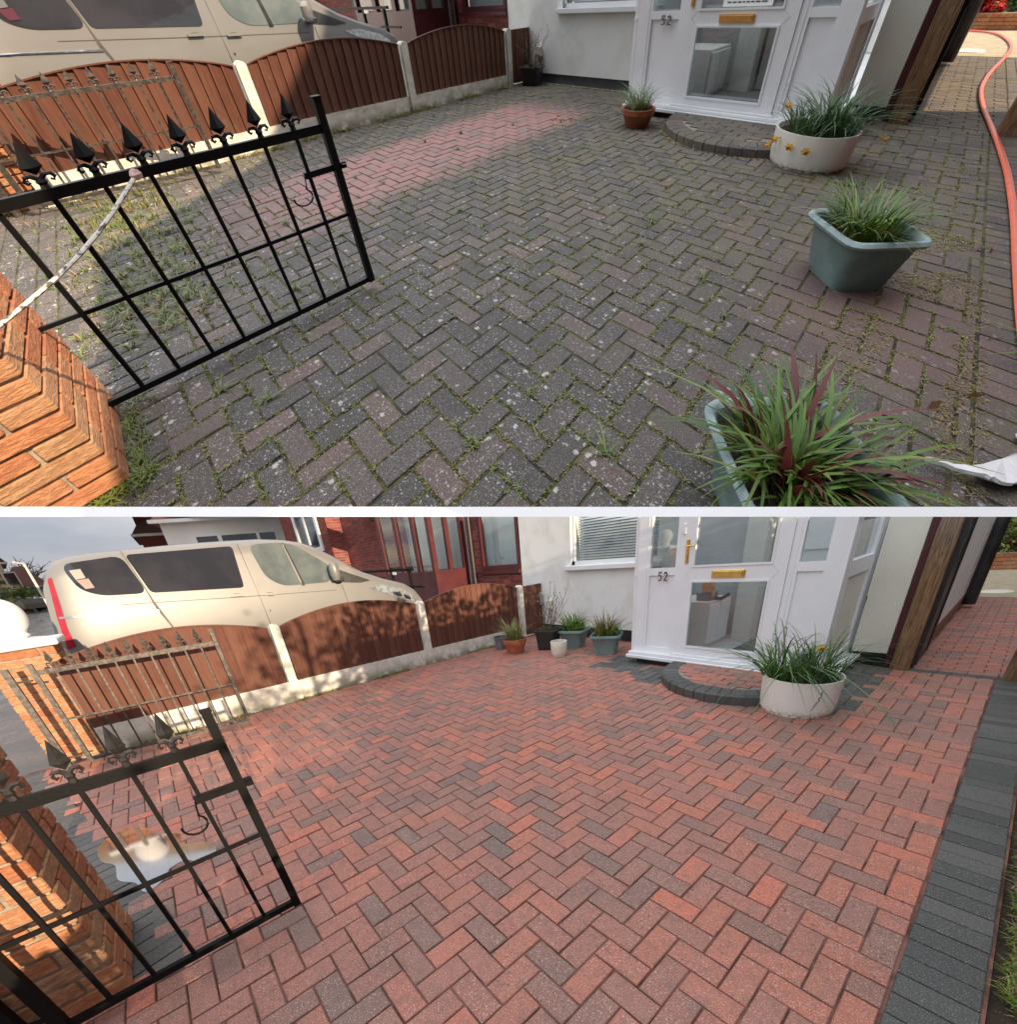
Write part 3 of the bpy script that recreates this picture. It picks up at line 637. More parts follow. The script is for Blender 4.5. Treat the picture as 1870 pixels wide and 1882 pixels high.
    patch('crease_shade', [(-1.8, 1.345), (-.5, 1.255), (.7, 1.185), (.7, 1.178), (-.5, 1.247), (-1.8, 1.337)], 'van_seam', .0015)  # dark strip painted on for the shade of a body crease
    for y, z in ((-.63, 1.285), (-.23, 1.248)):
        h = patch('door_handle', [(y-.07, z-.012), (y+.09, z-.02), (y+.09, z+.012), (y-.07, z+.018)], 'van_paint', .022, rounds=.012)
        patch('handle_cup', [(y-.035, z-.028), (y+.055, z-.03), (y+.055, z+.02), (y-.035, z+.024)], 'van_seam', .003, parent=h, rounds=.02)
    patch('door_lock', [(-.305, 1.03), (-.285, 1.03), (-.285, 1.052), (-.305, 1.052)], 'black_plastic', .005, rounds=.01)
    patch('quarter_trim', [(.70, 1.29), (.78, 1.47), (1.28, 1.25), (1.10, 1.235)], 'black_plastic', .004, rounds=.02)
    hl = patch('headlight', [(1.20, 1.155), (1.45, 1.165), (1.80, 1.06), (2.03, .93), (2.08, .80), (1.86, .86), (1.62, .96), (1.36, 1.08)], 'lamp_clear', .008, rounds=.04)
    patch('lens', [(1.60, 1.04), (1.76, 1.02), (1.80, .94), (1.66, .97)], 'chrome', .012, parent=hl, rounds=.03)
    patch('lens', [(1.82, .98), (1.95, .92), (1.97, .86), (1.85, .90)], 'chrome', .012, parent=hl, rounds=.03)
    patch('tail_light', [(-2.30, 1.67), (-2.262, 1.69), (-2.262, 1.40), (-2.268, 1.18), (-2.250, .98), (-2.31, .96), (-2.315, 1.3)], 'tail_red', .006, rounds=.015)
    patch('number_sticker', [(-2.10, 1.735), (-2.00, 1.742), (-1.99, 1.65), (-2.075, 1.64)], 'sticker_grey', .0085)
    patch('number_sticker', [(-2.075, 1.635), (-1.97, 1.642), (-1.955, 1.545), (-2.03, 1.54)], 'sticker_red', .0085)
    # windscreen and wing mirror
    mb = MB(); ys = [.47 + .82*k/8 for k in range(9)]; V = []
    for y in ys:
        zr = curve(ROOF, y); h = hw(y, zr-.07)
        for k in range(13): a = -1+2*k/12; V.append((cx+h*.90*a, y, zr+.012-.05*abs(a)**5))
    mb.add(V, [(i*13+k, i*13+k+1, (i+1)*13+k+1, (i+1)*13+k) for i in range(8) for k in range(12)])
    build(Y, 'windscreen', mb, 'glass_van', t, smooth=True)
    mr = build(Y, 'wing_mirror', MB().lathe([(.0, -.12), (.045, -.115), (.07, -.05), (.072, .06), (.05, .115), (0, .12)], (x0+.13, .70, 1.43), 16), 'van_paint', t, smooth=True)
    build(Y, 'mirror_arm', MB().cbox((x0-.02, .70, 1.29), (x0+.16, .80, 1.36), .015), 'black_plastic', mr)
    for yy in (-1.62, 1.42):
        for sx in (x0-.06, x0-W+.06):
            w = build(Y, 'wheel', MB().add([], []).tube([(sx-.1, yy, .33), (sx+.1, yy, .33)], .33, 28), 'tyre', t, smooth=True)
            build(Y, 'rim', MB().tube([(sx-.104, yy, .33), (sx+.104, yy, .33)], .20, 20), 'chrome', w, smooth=True)
    return t

# ---- planting
def clump(Y, parent, name, c, r, n, h, w, lean, mat, rng, seg=4, droop=1.0, sq=False, up=0.0):
    mb = MB()
    for _ in range(n):
        a = rng.uniform(0, 2*math.pi); q = r*math.sqrt(rng.random())
        az = a + rng.gauss(0, .7); mb.blade((c[0]+q*math.cos(a), c[1]+q*math.sin(a), c[2]), h*rng.uniform(.55, 1.15), w*rng.uniform(.6, 1.2), az, max(.05, lean*rng.uniform(.3, 1.3)), rng, seg, droop)
    return build(Y, name, mb, mat, parent, smooth=True, fill=False)
def tuft(mb, x, y, rng, n=7, h=.05, z=0.0, w=.004):
    for _ in range(n): mb.blade((x+rng.gauss(0,.008), y+rng.gauss(0,.008), z), h*rng.uniform(.5,1.2), w, rng.uniform(0,6.28), rng.uniform(.3,1.4), rng, 2)
def leaflet(mb, p, rng, s):
    p = Vector(p); s *= rng.uniform(.6, 1.3); d = Vector((rng.gauss(0,1), rng.gauss(0,1), rng.gauss(0,.7))).normalized(); u = d.cross(Vector((rng.gauss(0,1), rng.gauss(0,1), rng.gauss(0,1)))).normalized()
    mb.rc = rng.random(); mb.add([p-d*s, p+u*s*.45, p+d*s, p-u*s*.45], [(0,1,2,3)])
def bush(Y, name, c, r, n, s, mat, label, cat, rng, stem=True, kind=None, parent=None):
    t = parent or thing(Y, name, (c[0], c[1], c[2]-r[2]), label, cat)
    mb = MB()
    lob = [(rng.gauss(0,.45), rng.gauss(0,.45), rng.gauss(0,.4), rng.uniform(.35,.7)) for _ in range(14)]
    for _ in range(n):
        a = rng.choice(lob); d = Vector((rng.gauss(0,1), rng.gauss(0,1), rng.gauss(0,1))).normalized()*a[3]*rng.uniform(.55,1)**.6
        q = Vector((a[0], a[1], a[2])) + d
        leaflet(mb, (c[0]+r[0]*q.x, c[1]+r[1]*q.y, c[2]+r[2]*q.z), rng, s)
    build(Y, 'foliage', mb, mat, t, fill=False)
    if stem:
        mb = MB()
        for _ in range(5): mb.tube([(c[0]+rng.gauss(0,.05)*r[0], c[1]+rng.gauss(0,.05)*r[1], c[2]-r[2]), (c[0]+rng.gauss(0,.35)*r[0], c[1]+rng.gauss(0,.35)*r[1], c[2])], [.03*r[2], .012*r[2]], 6)
        build(Y, 'stem', mb, 'twig', t)
    return t

def daffodil_tub(Y, c, label, rng, heads, split):
    t = thing(Y, 'planted_tub', (*c, 0), label, 'planter')
    build(Y, 'tub', MB().lathe([(.0, .012), (.235, .012), (.25, 0), (.258, .0), (.260, .022), (.270, .026), (.278, .09), (.288, .29), (.288, .30), (.274, .30), (.266, .24)], (*c, 0), 56), 'tub_white', t, smooth=True)
    mb = MB()
    for k in range(22): a = 2*math.pi*k/22; mb.tube([(c[0]+.256*math.cos(a), c[1]+.256*math.sin(a), .0125), (c[0]+.2615*math.cos(a), c[1]+.2615*math.sin(a), .0125)], .005, 6)
    build(Y, 'rivet', mb, 'black_matt', t, kind='stuff')
    build(Y, 'soil', MB().disc((*c, .255), .268, 32), 'soil', t)
    for q, nm, n in split: clump(Y, t, 'leaves', (c[0]+q[0], c[1]+q[1], .255), q[2], n, q[3], .013, q[4], nm, rng, 6, 1.25)
    for (dx, dy, dz, az) in heads:
        p = Vector((c[0]+dx, c[1]+dy, dz)); b = Vector((c[0]+dx*.4, c[1]+dy*.4, .25)); fl = build(Y, 'stalk', MB().tube([b, b.lerp(p, .6)+Vector((0,0,.02)), p], .0035, 6), 'leaf_green', t)
        mb = MB(); d = Vector((math.cos(az), math.sin(az), -.15)).normalized(); u = d.cross(Vector((0,0,1))).normalized(); w = u.cross(d)
        for k in range(6):
            a = math.pi*k/3; e = (math.cos(a)*u+math.sin(a)*w); f = (math.cos(a+1.57)*u+math.sin(a+1.57)*w); mb.rc = rng.random()
            mb.add([p, p+e*.02+f*.010, p+e*.040-d*.004, p+e*.02-f*.010], [(0,1,2,3)])
        build(Y, 'petals', mb, 'petal_yellow', fl)
        build(Y, 'trumpet', MB().tube([p-d*.005, p+d*.012, p+d*.028], [.006, .011, .016], 10, cap=False), 'petal_orange', fl)
    return t

def square_planter(Y, c, half, h, rot, label, rng, plants):
    t = thing(Y, 'square_planter', (*c, 0), label, 'planter'); s = half
    build(Y, 'pot', MB().lathe([(0,.01),(s*.62,.01),(s*.66,0),(s*.68,.02),(s*.70,.05),(s*.86,h*.80),(s*.88,h-.05),(s*1.0,h-.035),(s*1.02,h-.018),(s*.99,h),(s*.93,h+.003),(s*.88,h-.012),(s*.84,h-.07)], (*c, 0), 64, sq=7, rot=rot), 'planter_green', t, smooth=True)
    build(Y, 'soil', MB().disc((*c, h-.06), s*.84, 40, sq=7, rot=rot), 'soil', t)
    for nm, n, hh, w, lean, mat in plants: clump(Y, t, nm, (c[0], c[1], h-.06), s*.66, n, hh, w, lean, mat, rng, 5, 1.1)
    return t
def round_pot(Y, name, c, prof, mat, label, cat, soilz, rng, plants):
    t = thing(Y, name, (*c, 0), label, cat)
    build(Y, 'pot', MB().lathe(prof, (*c, 0), 36), mat, t, smooth=True)
    build(Y, 'soil', MB().disc((*c, soilz), max(p[0] for p in prof)*.86, 24), 'soil', t)
    for nm, n, r, hh, w, lean, m2 in plants: clump(Y, t, nm, (c[0], c[1], soilz), r, n, hh, w, lean, m2, rng, 5)
    return t
plain('glass_van', (0.022, 0.027, 0.036), (0.035, 0.04, 0.05), 0.04, 2.0, spec=0.9)
plain('glass_van_front', (0.085, 0.11, 0.115), (0.13, 0.155, 0.155), 0.04, 3.0, spec=0.9)

# ---- house front, porch, step
WALL_Y, PORCH_Y = 4.06, 3.05
def white_house(Y, w):
    t = thing(Y, 'white_house', (-4.5, WALL_Y, 0), 'white rendered house front with black plinth %s' % w, 'house')
    top = 3.2 if Y is LOW else 6.4; wx0, wx1, wz0, wz1 = -4.83, -3.20, 1.13, 2.25
    mb = MB()
    for a, b in (((-6.06, WALL_Y, .15), (wx0, WALL_Y+.25, top)), ((wx0, WALL_Y, .15), (wx1, WALL_Y+.25, wz0)), ((wx0, WALL_Y, wz1), (wx1, WALL_Y+.25, top)), ((wx1, WALL_Y, .15), (-2.90, WALL_Y+.25, top))): mb.box(a, b)
    build(Y, 'wall', mb, 'render_white', t)
    build(Y, 'wall', MB().box((-.795, WALL_Y-.02, .125), (-.50, WALL_Y+.2, top)), 'cream_wall', t)
    build(Y, 'wall', MB().box((-.33, WALL_Y+.22, .16), (-.31, 9.0, top)).box((-.50, WALL_Y+.2, .16), (-.31, WALL_Y+.22, top)), 'render_white', t)
    build(Y, 'plinth', MB().box((-6.06, WALL_Y+.01, -.05), (-2.9, WALL_Y+.24, .15)), 'plinth_black', t)
    build(Y, 'plinth', MB().box((-.83, WALL_Y+.05, -.05), (-.36, WALL_Y+.2, .125)), 'plinth_black', t)
    build(Y, 'plinth', MB().box((-.36, WALL_Y+.22, -.05), (-.30, 9.0, .16)), 'copper', t)
    if False:                                                # the upper storey and roof, out of the picture, that keep the front in shade
        build(Y, 'upper_wall', MB().box((-2.9, WALL_Y, 2.3), (-.3, WALL_Y+.25, top)), 'render_white', t)
    build(Y, 'back_wall', MB().box((-6.06, 9.0, 0), (-.31, 9.2, top)), 'render_white', t)
    wdw = build(Y, 'window', MB().box((wx0, WALL_Y+.03, wz0), (wx0+.06, WALL_Y+.10, wz1)).box((wx0, WALL_Y+.03, wz0), (wx1, WALL_Y+.10, wz0+.06)).box((wx1-.06, WALL_Y+.03, wz0+.06), (wx1, WALL_Y+.10, wz1)).box((wx0+.06, WALL_Y+.03, wz1-.06), (wx1-.06, WALL_Y+.10, wz1)), 'upvc_white', t)
    build(Y, 'sill', MB().cbox((wx0-.10, WALL_Y-.075, 1.055), (wx1+.05, WALL_Y+.04, 1.128), .008), 'upvc_white', wdw)
    build(Y, 'pane', MB().box((wx0+.06, WALL_Y+.06, wz0+.06), (wx1-.06, WALL_Y+.066, wz1-.06)), 'glass_clear', wdw)
    for k in range(27):
        z = wz0+.085+k*.038
        build(Y, 'blind_slat', MB().obox(((wx0+wx1)/2, WALL_Y+.13, z), ((wx1-wx0)/2-.065, 0, 0), (0, .0080, .0125), (0, -.0006, .0004)), 'blind', wdw)
    build(Y, 'room', MB().add([(wx0-.3,WALL_Y+.7,.6),(wx1+.3,WALL_Y+.7,.6),(wx1+.3,WALL_Y+.7,3.0),(wx0-.3,WALL_Y+.7,3.0)], [(0,1,2,3)]), 'room_dark', t)
    return t

def panel_frame(mb, x0, z0, x1, z1, y, w, d=.05):             # rectangular frame ring in a plane y = const
    mb.box((x0, y, z0), (x1, y+d, z0+w)); mb.box((x0, y, z1-w), (x1, y+d, z1)); mb.box((x0, y, z0+w), (x0+w, y+d, z1-w)); mb.box((x1-w, y, z0+w), (x1, y+d, z1-w))

def digit(mb, ch, x, z, y, h):
    w = h*.42; r = .0065
    P = {'5': [(w,h),(0.12*w,h),(0.02*w,.56*h),(.45*w,.63*h),(.9*w,.5*h),(1.0*w,.28*h),(.75*w,.05*h),(.35*w,0),(0,.1*h)],
         '2': [(.02*w,.78*h),(.2*w,.95*h),(.55*w,h),(.92*w,.88*h),(.95*w,.65*h),(.6*w,.35*h),(.1*w,.05*h),(0,.02*h),(1.05*w,.02*h)]}[ch]
    mb.tube([(x+a, y, z+b) for a, b in P], r, 6)

def porch(Y, w, dx=0.0):
    X = lambda v: v+dx; y = PORCH_Y; top = 2.30 if Y is LOW else 2.05; L, R = X(-2.885), X(-.83)
    t = thing(Y, 'porch', ((L+R)/2, y, .1), 'white glazed porch numbered 52 with brass letterbox %s' % w, 'porch')
    # fixed frame: corner posts, sidelights, transom
    for a, b in ((L, L+.13), (X(-2.375), X(-2.318)), (X(-1.275), X(-1.225)), (R-.13, R)): build(Y, 'frame_post', MB().box((a, y, .14), (b, y+.07, top)), 'upvc_white', t)
    for z0, z1 in ((.14, .2995), (top-.1, top)): build(Y, 'side_rail', MB().box((L, y+.0701, z0), (L+.07, WALL_Y, z1)), 'upvc_white', t)
    for a, b in ((L+.13, X(-2.375)), (X(-1.225), R-.13)):
        f2 = MB(); f2.box((a, y+.004, 1.028), (b, y+.066, 1.105)); f2.box((a, y+.004, .14), (b, y+.066, .20)); f2.box((a, y+.004, .20), (a+.03, y+.06, 1.028)); f2.box((b-.03, y+.004, .20), (b, y+.06, 1.028)); f2.box((a, y+.004, 1.105), (a+.03, y+.06, top)); f2.box((b-.03, y+.004, 1.105), (b, y+.06, top))
        s = build(Y, 'sidelight', f2, 'upvc_white', t)
        build(Y, 'panel', MB().box((a+.03, y+.022, .20), (b-.03, y+.045, 1.028)), 'upvc_white', s)
        build(Y, 'pane', MB().box((a+.03, y+.028, 1.105), (b-.03, y+.034, top)), 'glass_clear', s)
    # door leaf with mitred rails
    dl, dr = X(-2.316), X(-1.277); gl, gr = X(-2.199), X(-1.405)
    d = MB(); d.box((dl, y-.012, .165), (gl, y+.05, top)); d.box((gr, y-.012, .165), (dr, y+.05, top)); d.box((gl, y-.012, .165), (gr, y+.05, .242)); d.box((gl, y-.012, .968), (gr, y+.05, 1.102))
    door = build(Y, 'door', d, 'upvc_white', t)
    bd = MB()
    for z0, z1 in ((.242, .968), (1.102, top)):
        for a, b in (((gl, y-.02, z0), (gl+.018, y+.01, z1)), ((gr-.018, y-.02, z0), (gr, y+.01, z1)), ((gl+.018, y-.02, z0), (gr-.018, y+.01, z0+.018)), ((gl+.018, y-.02, z1-.018), (gr-.018, y+.01, z1))): bd.box(a, b)
    build(Y, 'bead', bd, 'upvc_white', door)
    build(Y, 'lower_pane', MB().box((gl+.01, y+.016, .25), (gr-.01, y+.022, .96)), 'glass_clear', door)
    build(Y, 'upper_pane', MB().box((gl+.01, y+.016, 1.11), (gr-.01, y+.022, top)), 'glass_clear', door)
    build(Y, 'letterbox', MB().cbox((X(-1.972), y-.028, .992), (X(-1.640), y-.012, 1.066), .004).cbox((X(-1.955), y-.034, 1.003), (X(-1.657), y-.026, 1.055), .003), 'brass', door)
    build(Y, 'handle', MB().cbox((X(-2.285), y-.026, 1.14), (X(-2.250), y-.012, 1.38), .005).tube([(X(-2.267), y-.026, 1.315), (X(-2.267), y-.060, 1.315), (X(-2.17), y-.062, 1.312)], .009, 8), 'brass', door)
    for z in (1.48,): build(Y, 'hinge', MB().cbox((X(-2.335), y-.03, z-.05), (X(-2.300), y-.010, z+.05), .006), 'upvc_white', door)
    mit = MB()                                                # the welded mitre lines of the middle rail
    for sx, a in ((gl, -1), (gr, 1)):
        for s in (-1, 1): mit.bar((sx+a*.005, y-.0124, 1.035+s*.062), (sx+a*.062, y-.0124, 1.035), .0022, .0008)
    build(Y, 'mitre_line', mit, 'room_grey', door)
    dg = MB(); digit(dg, '5', X(-2.600), .975, y-.004, .088); digit(dg, '2', X(-2.530), .975, y-.004, .088)
    build(Y, 'house_number', dg, 'digit', t)
    build(Y, 'sill', MB().cbox((L-.05, y-.115, .065), (R+.12, y+.02, .105), .006).cbox((L-.03, y-.085, .105), (R+.05, y+.03, .142), .006).box((R-.02, y+.0201, .07), (R+.12, WALL_Y-.03, .10)), 'upvc_white', t)
    build(Y, 'threshold', MB().cbox((dl-.03, y-.05, .142), (dr+.03, y-.013, .166), .004), 'upvc_white', t)
    # right side wall of the porch
    sd = MB(); sd.box((R-.07, y+.0701, .10), (R, y+.17, top)); sd.box((R-.07, WALL_Y-.10, .10), (R, WALL_Y-.021, top)); sd.box((R-.07, y+.17, .95), (R, WALL_Y-.10, 1.085)); sd.box((R-.07, y+.17, .10), (R, WALL_Y-.10, .20))
    s = build(Y, 'side_frame', sd, 'upvc_white', t)
    build(Y, 'side_panel', MB().box((R-.045, y+.17, .20), (R-.02, WALL_Y-.10, .95)), 'cream_wall', s)
    build(Y, 'side_pane', MB().box((R-.035, y+.17, 1.085), (R-.030, WALL_Y-.10, top)), 'glass_clear', s)
    build(Y, 'downpipe', MB().tube([(L-.035, y+.05, .10), (L-.035, y+.05, top)], .034, 14), 'upvc_white', t, smooth=True)
    build(Y, 'pipe_collar', MB().tube([(L-.035, y+.05, 1.02), (L-.035, y+.05, 1.05)], .040, 14), 'upvc_white', t, smooth=True)
    build(Y, 'left_side', MB().box((L, y+.0702, .30), (L+.02, WALL_Y, 1.0)), 'upvc_white', t); build(Y, 'left_pane', MB().box((L+.008, y+.0702, 1.0), (L+.014, WALL_Y, top-.1)), 'glass_clear', t)  # upper half glazed to let more light into the porch
    # inside
    build(Y, 'floor', MB().box((L+.02, y+.08, .10), (R-.08, WALL_Y+.10, .18)), 'mat_grey' if Y is UP else 'room_grey', t)
    build(Y, 'base', MB().box((L+.06, y-.02, -.02), (R-.04, WALL_Y, .064)), 'plinth_black', t)
    if Y is LOW: build(Y, 'glass_roof', MB().box((L, y, top), (R, WALL_Y, top+.02)), 'glass_clear', t)  # unseen roof, made of glass to let light into the porch
    build(Y, 'inner_wall', MB().box((L, WALL_Y+.11, .1), (R, WALL_Y+.15, top)), 'room_grey', t)
    iw = build(Y, 'inner_door', MB().box((X(-1.78), WALL_Y+.04, .18), (X(-1.02), WALL_Y+.10, top)).box((X(-1.66), WALL_Y+.02, .35), (X(-1.14), WALL_Y+.04, .92)).box((X(-1.66), WALL_Y+.02, 1.15), (X(-1.14), WALL_Y+.04, 1.9)), 'upvc_white', t)
    build(Y, 'door_handle', MB().cbox((X(-1.73), WALL_Y+.01, 1.12), (X(-1.69), WALL_Y+.035, 1.36), .004).bar((X(-1.71), WALL_Y-.01, 1.28), (X(-1.58), WALL_Y-.01, 1.275), .018), 'brass', iw)
    build(Y, 'pillar', MB().box((X(-2.02), WALL_Y-.18, .18), (X(-1.80), WALL_Y+.10, top)), 'plaster', t)
    cb = thing(Y, 'cupboard', (X(-2.5), WALL_Y-.3, .18), 'low white cupboard inside the glazed porch %s' % w, 'cupboard')
    build(Y, 'carcass', MB().box((X(-2.78), y+.28, .181), (X(-2.10), WALL_Y-.14, .70)), 'plaster', cb)
    for k in range(2): build(Y, 'cupboard_door', MB().cbox((X(-2.099), y+.30+k*.27, .22), (X(-2.082), y+.555+k*.27, .67), .004), 'upvc_white', cb)
    build(Y, 'doormat', MB().cbox((X(-1.78), y+.35, .181), (X(-.98), WALL_Y-.12, .192), .003), 'mat_grey', base=(X(-1.4), y+.6, .18), label='dark grey doormat inside the porch %s' % w, cat='doormat')
    if Y is LOW:
        tb = thing(Y, 'drill_box', (X(-2.3), 3.6, .70), 'orange and grey tool box with black handle on the cupboard in the porch', 'tool box')
        build(Y, 'body', MB().cbox((X(-2.31), 3.43, .702), (X(-2.13), 3.62, .80), .01), 'tool_grey', tb)
        build(Y, 'side', MB().cbox((X(-2.24), 3.40, .80), (X(-2.13), 3.50, .93), .008).cbox((X(-2.125), 3.42, .74), (X(-2.118), 3.48, .86), .002), 'tool_orange', tb)
        build(Y, 'grip', MB().tube([(X(-2.12), 3.52, .72), (X(-2.08), 3.60, .71), (X(-2.02), 3.66, .75)], .02, 8), 'black_matt', tb)
    else:
        pn = thing(Y, 'paper_notice', (X(-1.75), y+.01, 1.13), 'white printed paper notice in the upper glass of the porch door', 'notice')
        build(Y, 'sheet', MB().box((X(-1.97), y+.010, 1.13), (X(-1.52), y+.0135, 1.225)), 'paper', pn)
        tx = MB(); rng = random.Random(2)
        for r in range(2):
            x = X(-1.93)
            while x < X(-1.57): q = rng.uniform(.015, .05); tx.box((x, y+.0088, 1.195-r*.035), (x+q, y+.0098, 1.207-r*.035)); x += q+.012
        build(Y, 'print', tx, 'ink', pn)
    return t

def step(Y, w, mat_in):
    c = (-1.46, 2.92); rx, ry = .80, .84
    t = thing(Y, 'porch_step', (*c, 0), 'half-round block step before the porch door %s' % w, 'step')
    core = [(c[0]+(rx-.015)*math.cos(a), c[1]+(ry-.015)*math.sin(a)) for a in [math.pi+math.pi*k/32 for k in range(33)]]
    build(Y, 'mortar_core', MB().prism(core, 'z', -.02, .088), 'mortar', t)
    nb = 22; rng = random.Random(8)
    for k in range(nb):
        a0, a1 = math.pi+math.pi*(k+.04)/nb, math.pi+math.pi*(k+.96)/nb; mb = MB(); mb.rc = rng.random(); o = rng.uniform(-.003, .003)
        pts = [(c[0]+(rx+o)*math.cos(a), c[1]+(ry+o)*math.sin(a)) for a in (a0, (a0+a1)/2, a1)] + [(c[0]+(rx-.17)*math.cos(a), c[1]+(ry-.17)*math.sin(a)) for a in (a1, (a0+a1)/2, a0)]
        q = [(c[0]+(rx-.022+o)*math.cos(a), c[1]+(ry-.022+o)*math.sin(a)) for a in (a0, (a0+a1)/2, a1)] + pts[3:]
        vs = [(x, y, -.02) for x, y in pts] + [(x, y, .078) for x, y in pts[:3]] + [(x, y, .10) for x, y in pts[3:]] + [(x, y, .10) for x, y in q[:3]]
        mb.add(vs, [(0,1,7,6),(1,2,8,7),(6,7,13,12),(7,8,14,13),(12,13,10,11),(13,14,9,10),(2,3,9,14,8),(5,0,6,12,11)])
        build(Y, 'edging_brick', mb, 'paver_dark' if Y is LOW else 'paver_mossy', t)
    inside = lambda x, y: ((x-c[0])/(rx-.19))**2 + ((y-c[1])/(ry-.19))**2 < 1
    items = courses(c[0]-.62, c[1]-.66, c[0]+.62, c[1], .2, .1, rng, .006, .5, skip=lambda x, y: not inside(x, y))
    for q, r, fn in items:
        mb = MB(); mb.rc = r; fn(mb); mb.v = [(a, b, z+.101) for a, b, z in mb.v]; build(Y, 'paver', mb, mat_in, t)

def neighbour(Y, w):
    t = thing(Y, 'brick_house', (-9, WALL_Y, 0), 'dark red brick house with burgundy porch %s' % w, 'house')
    top = 4.6 if Y is LOW else 6.4; wx0, wx1 = -7.28, -6.10; rng = random.Random(31)
    mb = MB()
    for a, b in (((-14.3, WALL_Y+.012, 0), (wx0, WALL_Y+.25, top)), ((wx0, WALL_Y+.012, 0), (-6.062, WALL_Y+.25, 1.12)), ((wx0, WALL_Y+.012, 2.3), (-6.062, WALL_Y+.25, top))): mb.box(a, b)
    build(Y, 'wing', MB().box((-19, 3.62, 0), (-14.31, 5, top)), 'mortar_pale', t)
    build(Y, 'wall', mb, 'mortar_pale', t)
    items = []
    def course(x0, x1, z0, z1, y):
        k = 0; z = z0
        while z < z1:
            x = x0 + (-.1125 if k % 2 else 0)
            while x < x1:
                a, b = max(x, x0), min(x+.215, x1)
                if b-a > .03: items.append((((a+b)/2, y, z+.03), rng.random(), lambda mb, a=a, b=b, z=z: mb.box((a, y, z), (b, y+.02, z+.065))))
                x += .225
            z += .075; k += 1
    course(-7.70, wx0-.02, .75, 2.6, WALL_Y); course(wx0-.02, -6.065, .72, 1.10, WALL_Y); course(-14.28, -10.25, 1.0, 3.2, WALL_Y); course(-19.0, -14.3, 1.2, 3.6, 3.60)
    for k in range(34):
        z = 1.2+k*.075
        for y0, y1 in (((3.60, 3.815), (3.825, 4.055)) if k % 2 else ((3.60, 3.70), (3.71, 3.925), (3.935, 4.055))): items.append(((-14.3, (y0+y1)/2, z), rng.random(), lambda mb, y0=y0, y1=y1, z=z: mb.box((-14.315, y0, z), (-14.295, y1, z+.065))))
    pieces(Y, t, 'brick', items, 'brick_red', 300 if Y is LOW else 160)
    wd = build(Y, 'window', MB().box((wx0, WALL_Y-.01, 1.12), (wx0+.07, WALL_Y+.08, 2.3)).box((wx0+.07, WALL_Y-.01, 1.12), (wx1, WALL_Y+.08, 1.21)).box((wx1-.06, WALL_Y-.01, 1.21), (wx1, WALL_Y+.08, 2.3)), 'burgundy', t)
    build(Y, 'pane', MB().box((wx0+.07, WALL_Y+.03, 1.21), (wx1-.06, WALL_Y+.04, 2.3)), 'glass_clear', wd)
    build(Y, 'curtain', MB().box((wx0+.07, WALL_Y+.11, 1.15), (wx1-.06, WALL_Y+.13, 2.3)), 'blind', wd)
    build(Y, 'sill', MB().box((wx0-.06, WALL_Y-.07, 1.06), (wx1+.03, WALL_Y+.02, 1.118)), 'burgundy', wd)
    # burgundy porch
    px, py = -7.76, 3.2; tp = 2.5
    p = MB(); p.box((-10.05, py, 0), (px, WALL_Y, 1.22)); p.box((px-.10, py, 1.22), (px, py+.10, tp)); p.box((-10.05, py, 1.22), (-9.93, py+.10, tp)); p.box((-9.24, py, 1.22), (-9.10, py+.08, tp)); p.box((-8.48, py, 1.22), (-8.34, py+.08, tp)); p.box((px-.08, WALL_Y-.10, 1.22), (px, WALL_Y, tp)); p.box((px-.08, py+.38, 1.22), (px, py+.47, tp)); p.box((-10.05, py, tp), (px+.02, WALL_Y, tp+.2))
    b = build(Y, 'porch', p, 'burgundy', t)
    for a, c in ((-9.93, -9.24), (-9.10, -8.48), (-8.34, px-.10)): build(Y, 'pane', MB().box((a, py+.04, 1.22), (c, py+.046, tp)), 'glass_clear', b)
    for a, c in ((py+.10, py+.38), (py+.47, WALL_Y-.10)): build(Y, 'pane', MB().box((px-.045, a, 1.22), (px-.04, c, tp)), 'glass_clear', b)
    build(Y, 'porch_back', MB().box((-10.0, WALL_Y-.03, 1.22), (px-.1, WALL_Y, tp)), 'plaster', b)
    for x in (-9.0, -8.2): build(Y, 'rail_post', MB().bar((x, py-.35, .5), (x, py-.35, 1.32), .05), 'iron_black', b)
    build(Y, 'hand_rail', MB().bar((-11.0, py-.35, 1.33), (-8.05, py-.35, 1.30), .05).bar((-8.4, py-.35, .98), (-7.7, py-.35, .97), .035), 'iron_black', b)
    build(Y, 'notice', MB().box((-8.95, py-.37, 1.22), (-8.78, py-.365, 1.29)), 'paper', b)
    build(Y, 'drainpipe', MB().tube([(-7.50, WALL_Y-.06, .5), (-7.50, WALL_Y-.06, 3.2)], .045, 12), 'black_plastic', t, smooth=True)
    build(Y, 'drainpipe', MB().tube([(-11.55, WALL_Y-.08, .5), (-11.55, WALL_Y-.08, 3.6)], .055, 12), 'black_plastic', t, smooth=True)
    wd = build(Y, 'window', MB().box((-17.4, 3.55, 2.02), (-17.2, 3.62, 3.4)).box((-15.2, 3.55, 2.02), (-15.0, 3.62, 3.4)).box((-17.2, 3.55, 2.02), (-15.2, 3.62, 2.16)).box((-16.3, 3.56, 2.16), (-16.15, 3.62, 3.4)), 'upvc_white', t)
    build(Y, 'pane', MB().box((-17.2, 3.585, 2.16), (-15.2, 3.59, 3.4)), 'glass_van', wd)
    bush(Y, 'shrub', (-6.5, 3.86, .78), (.36, .12, .12), 420, .02, 'leaf_weed', 'low green shrub under the burgundy window %s' % w, 'shrub', rng)

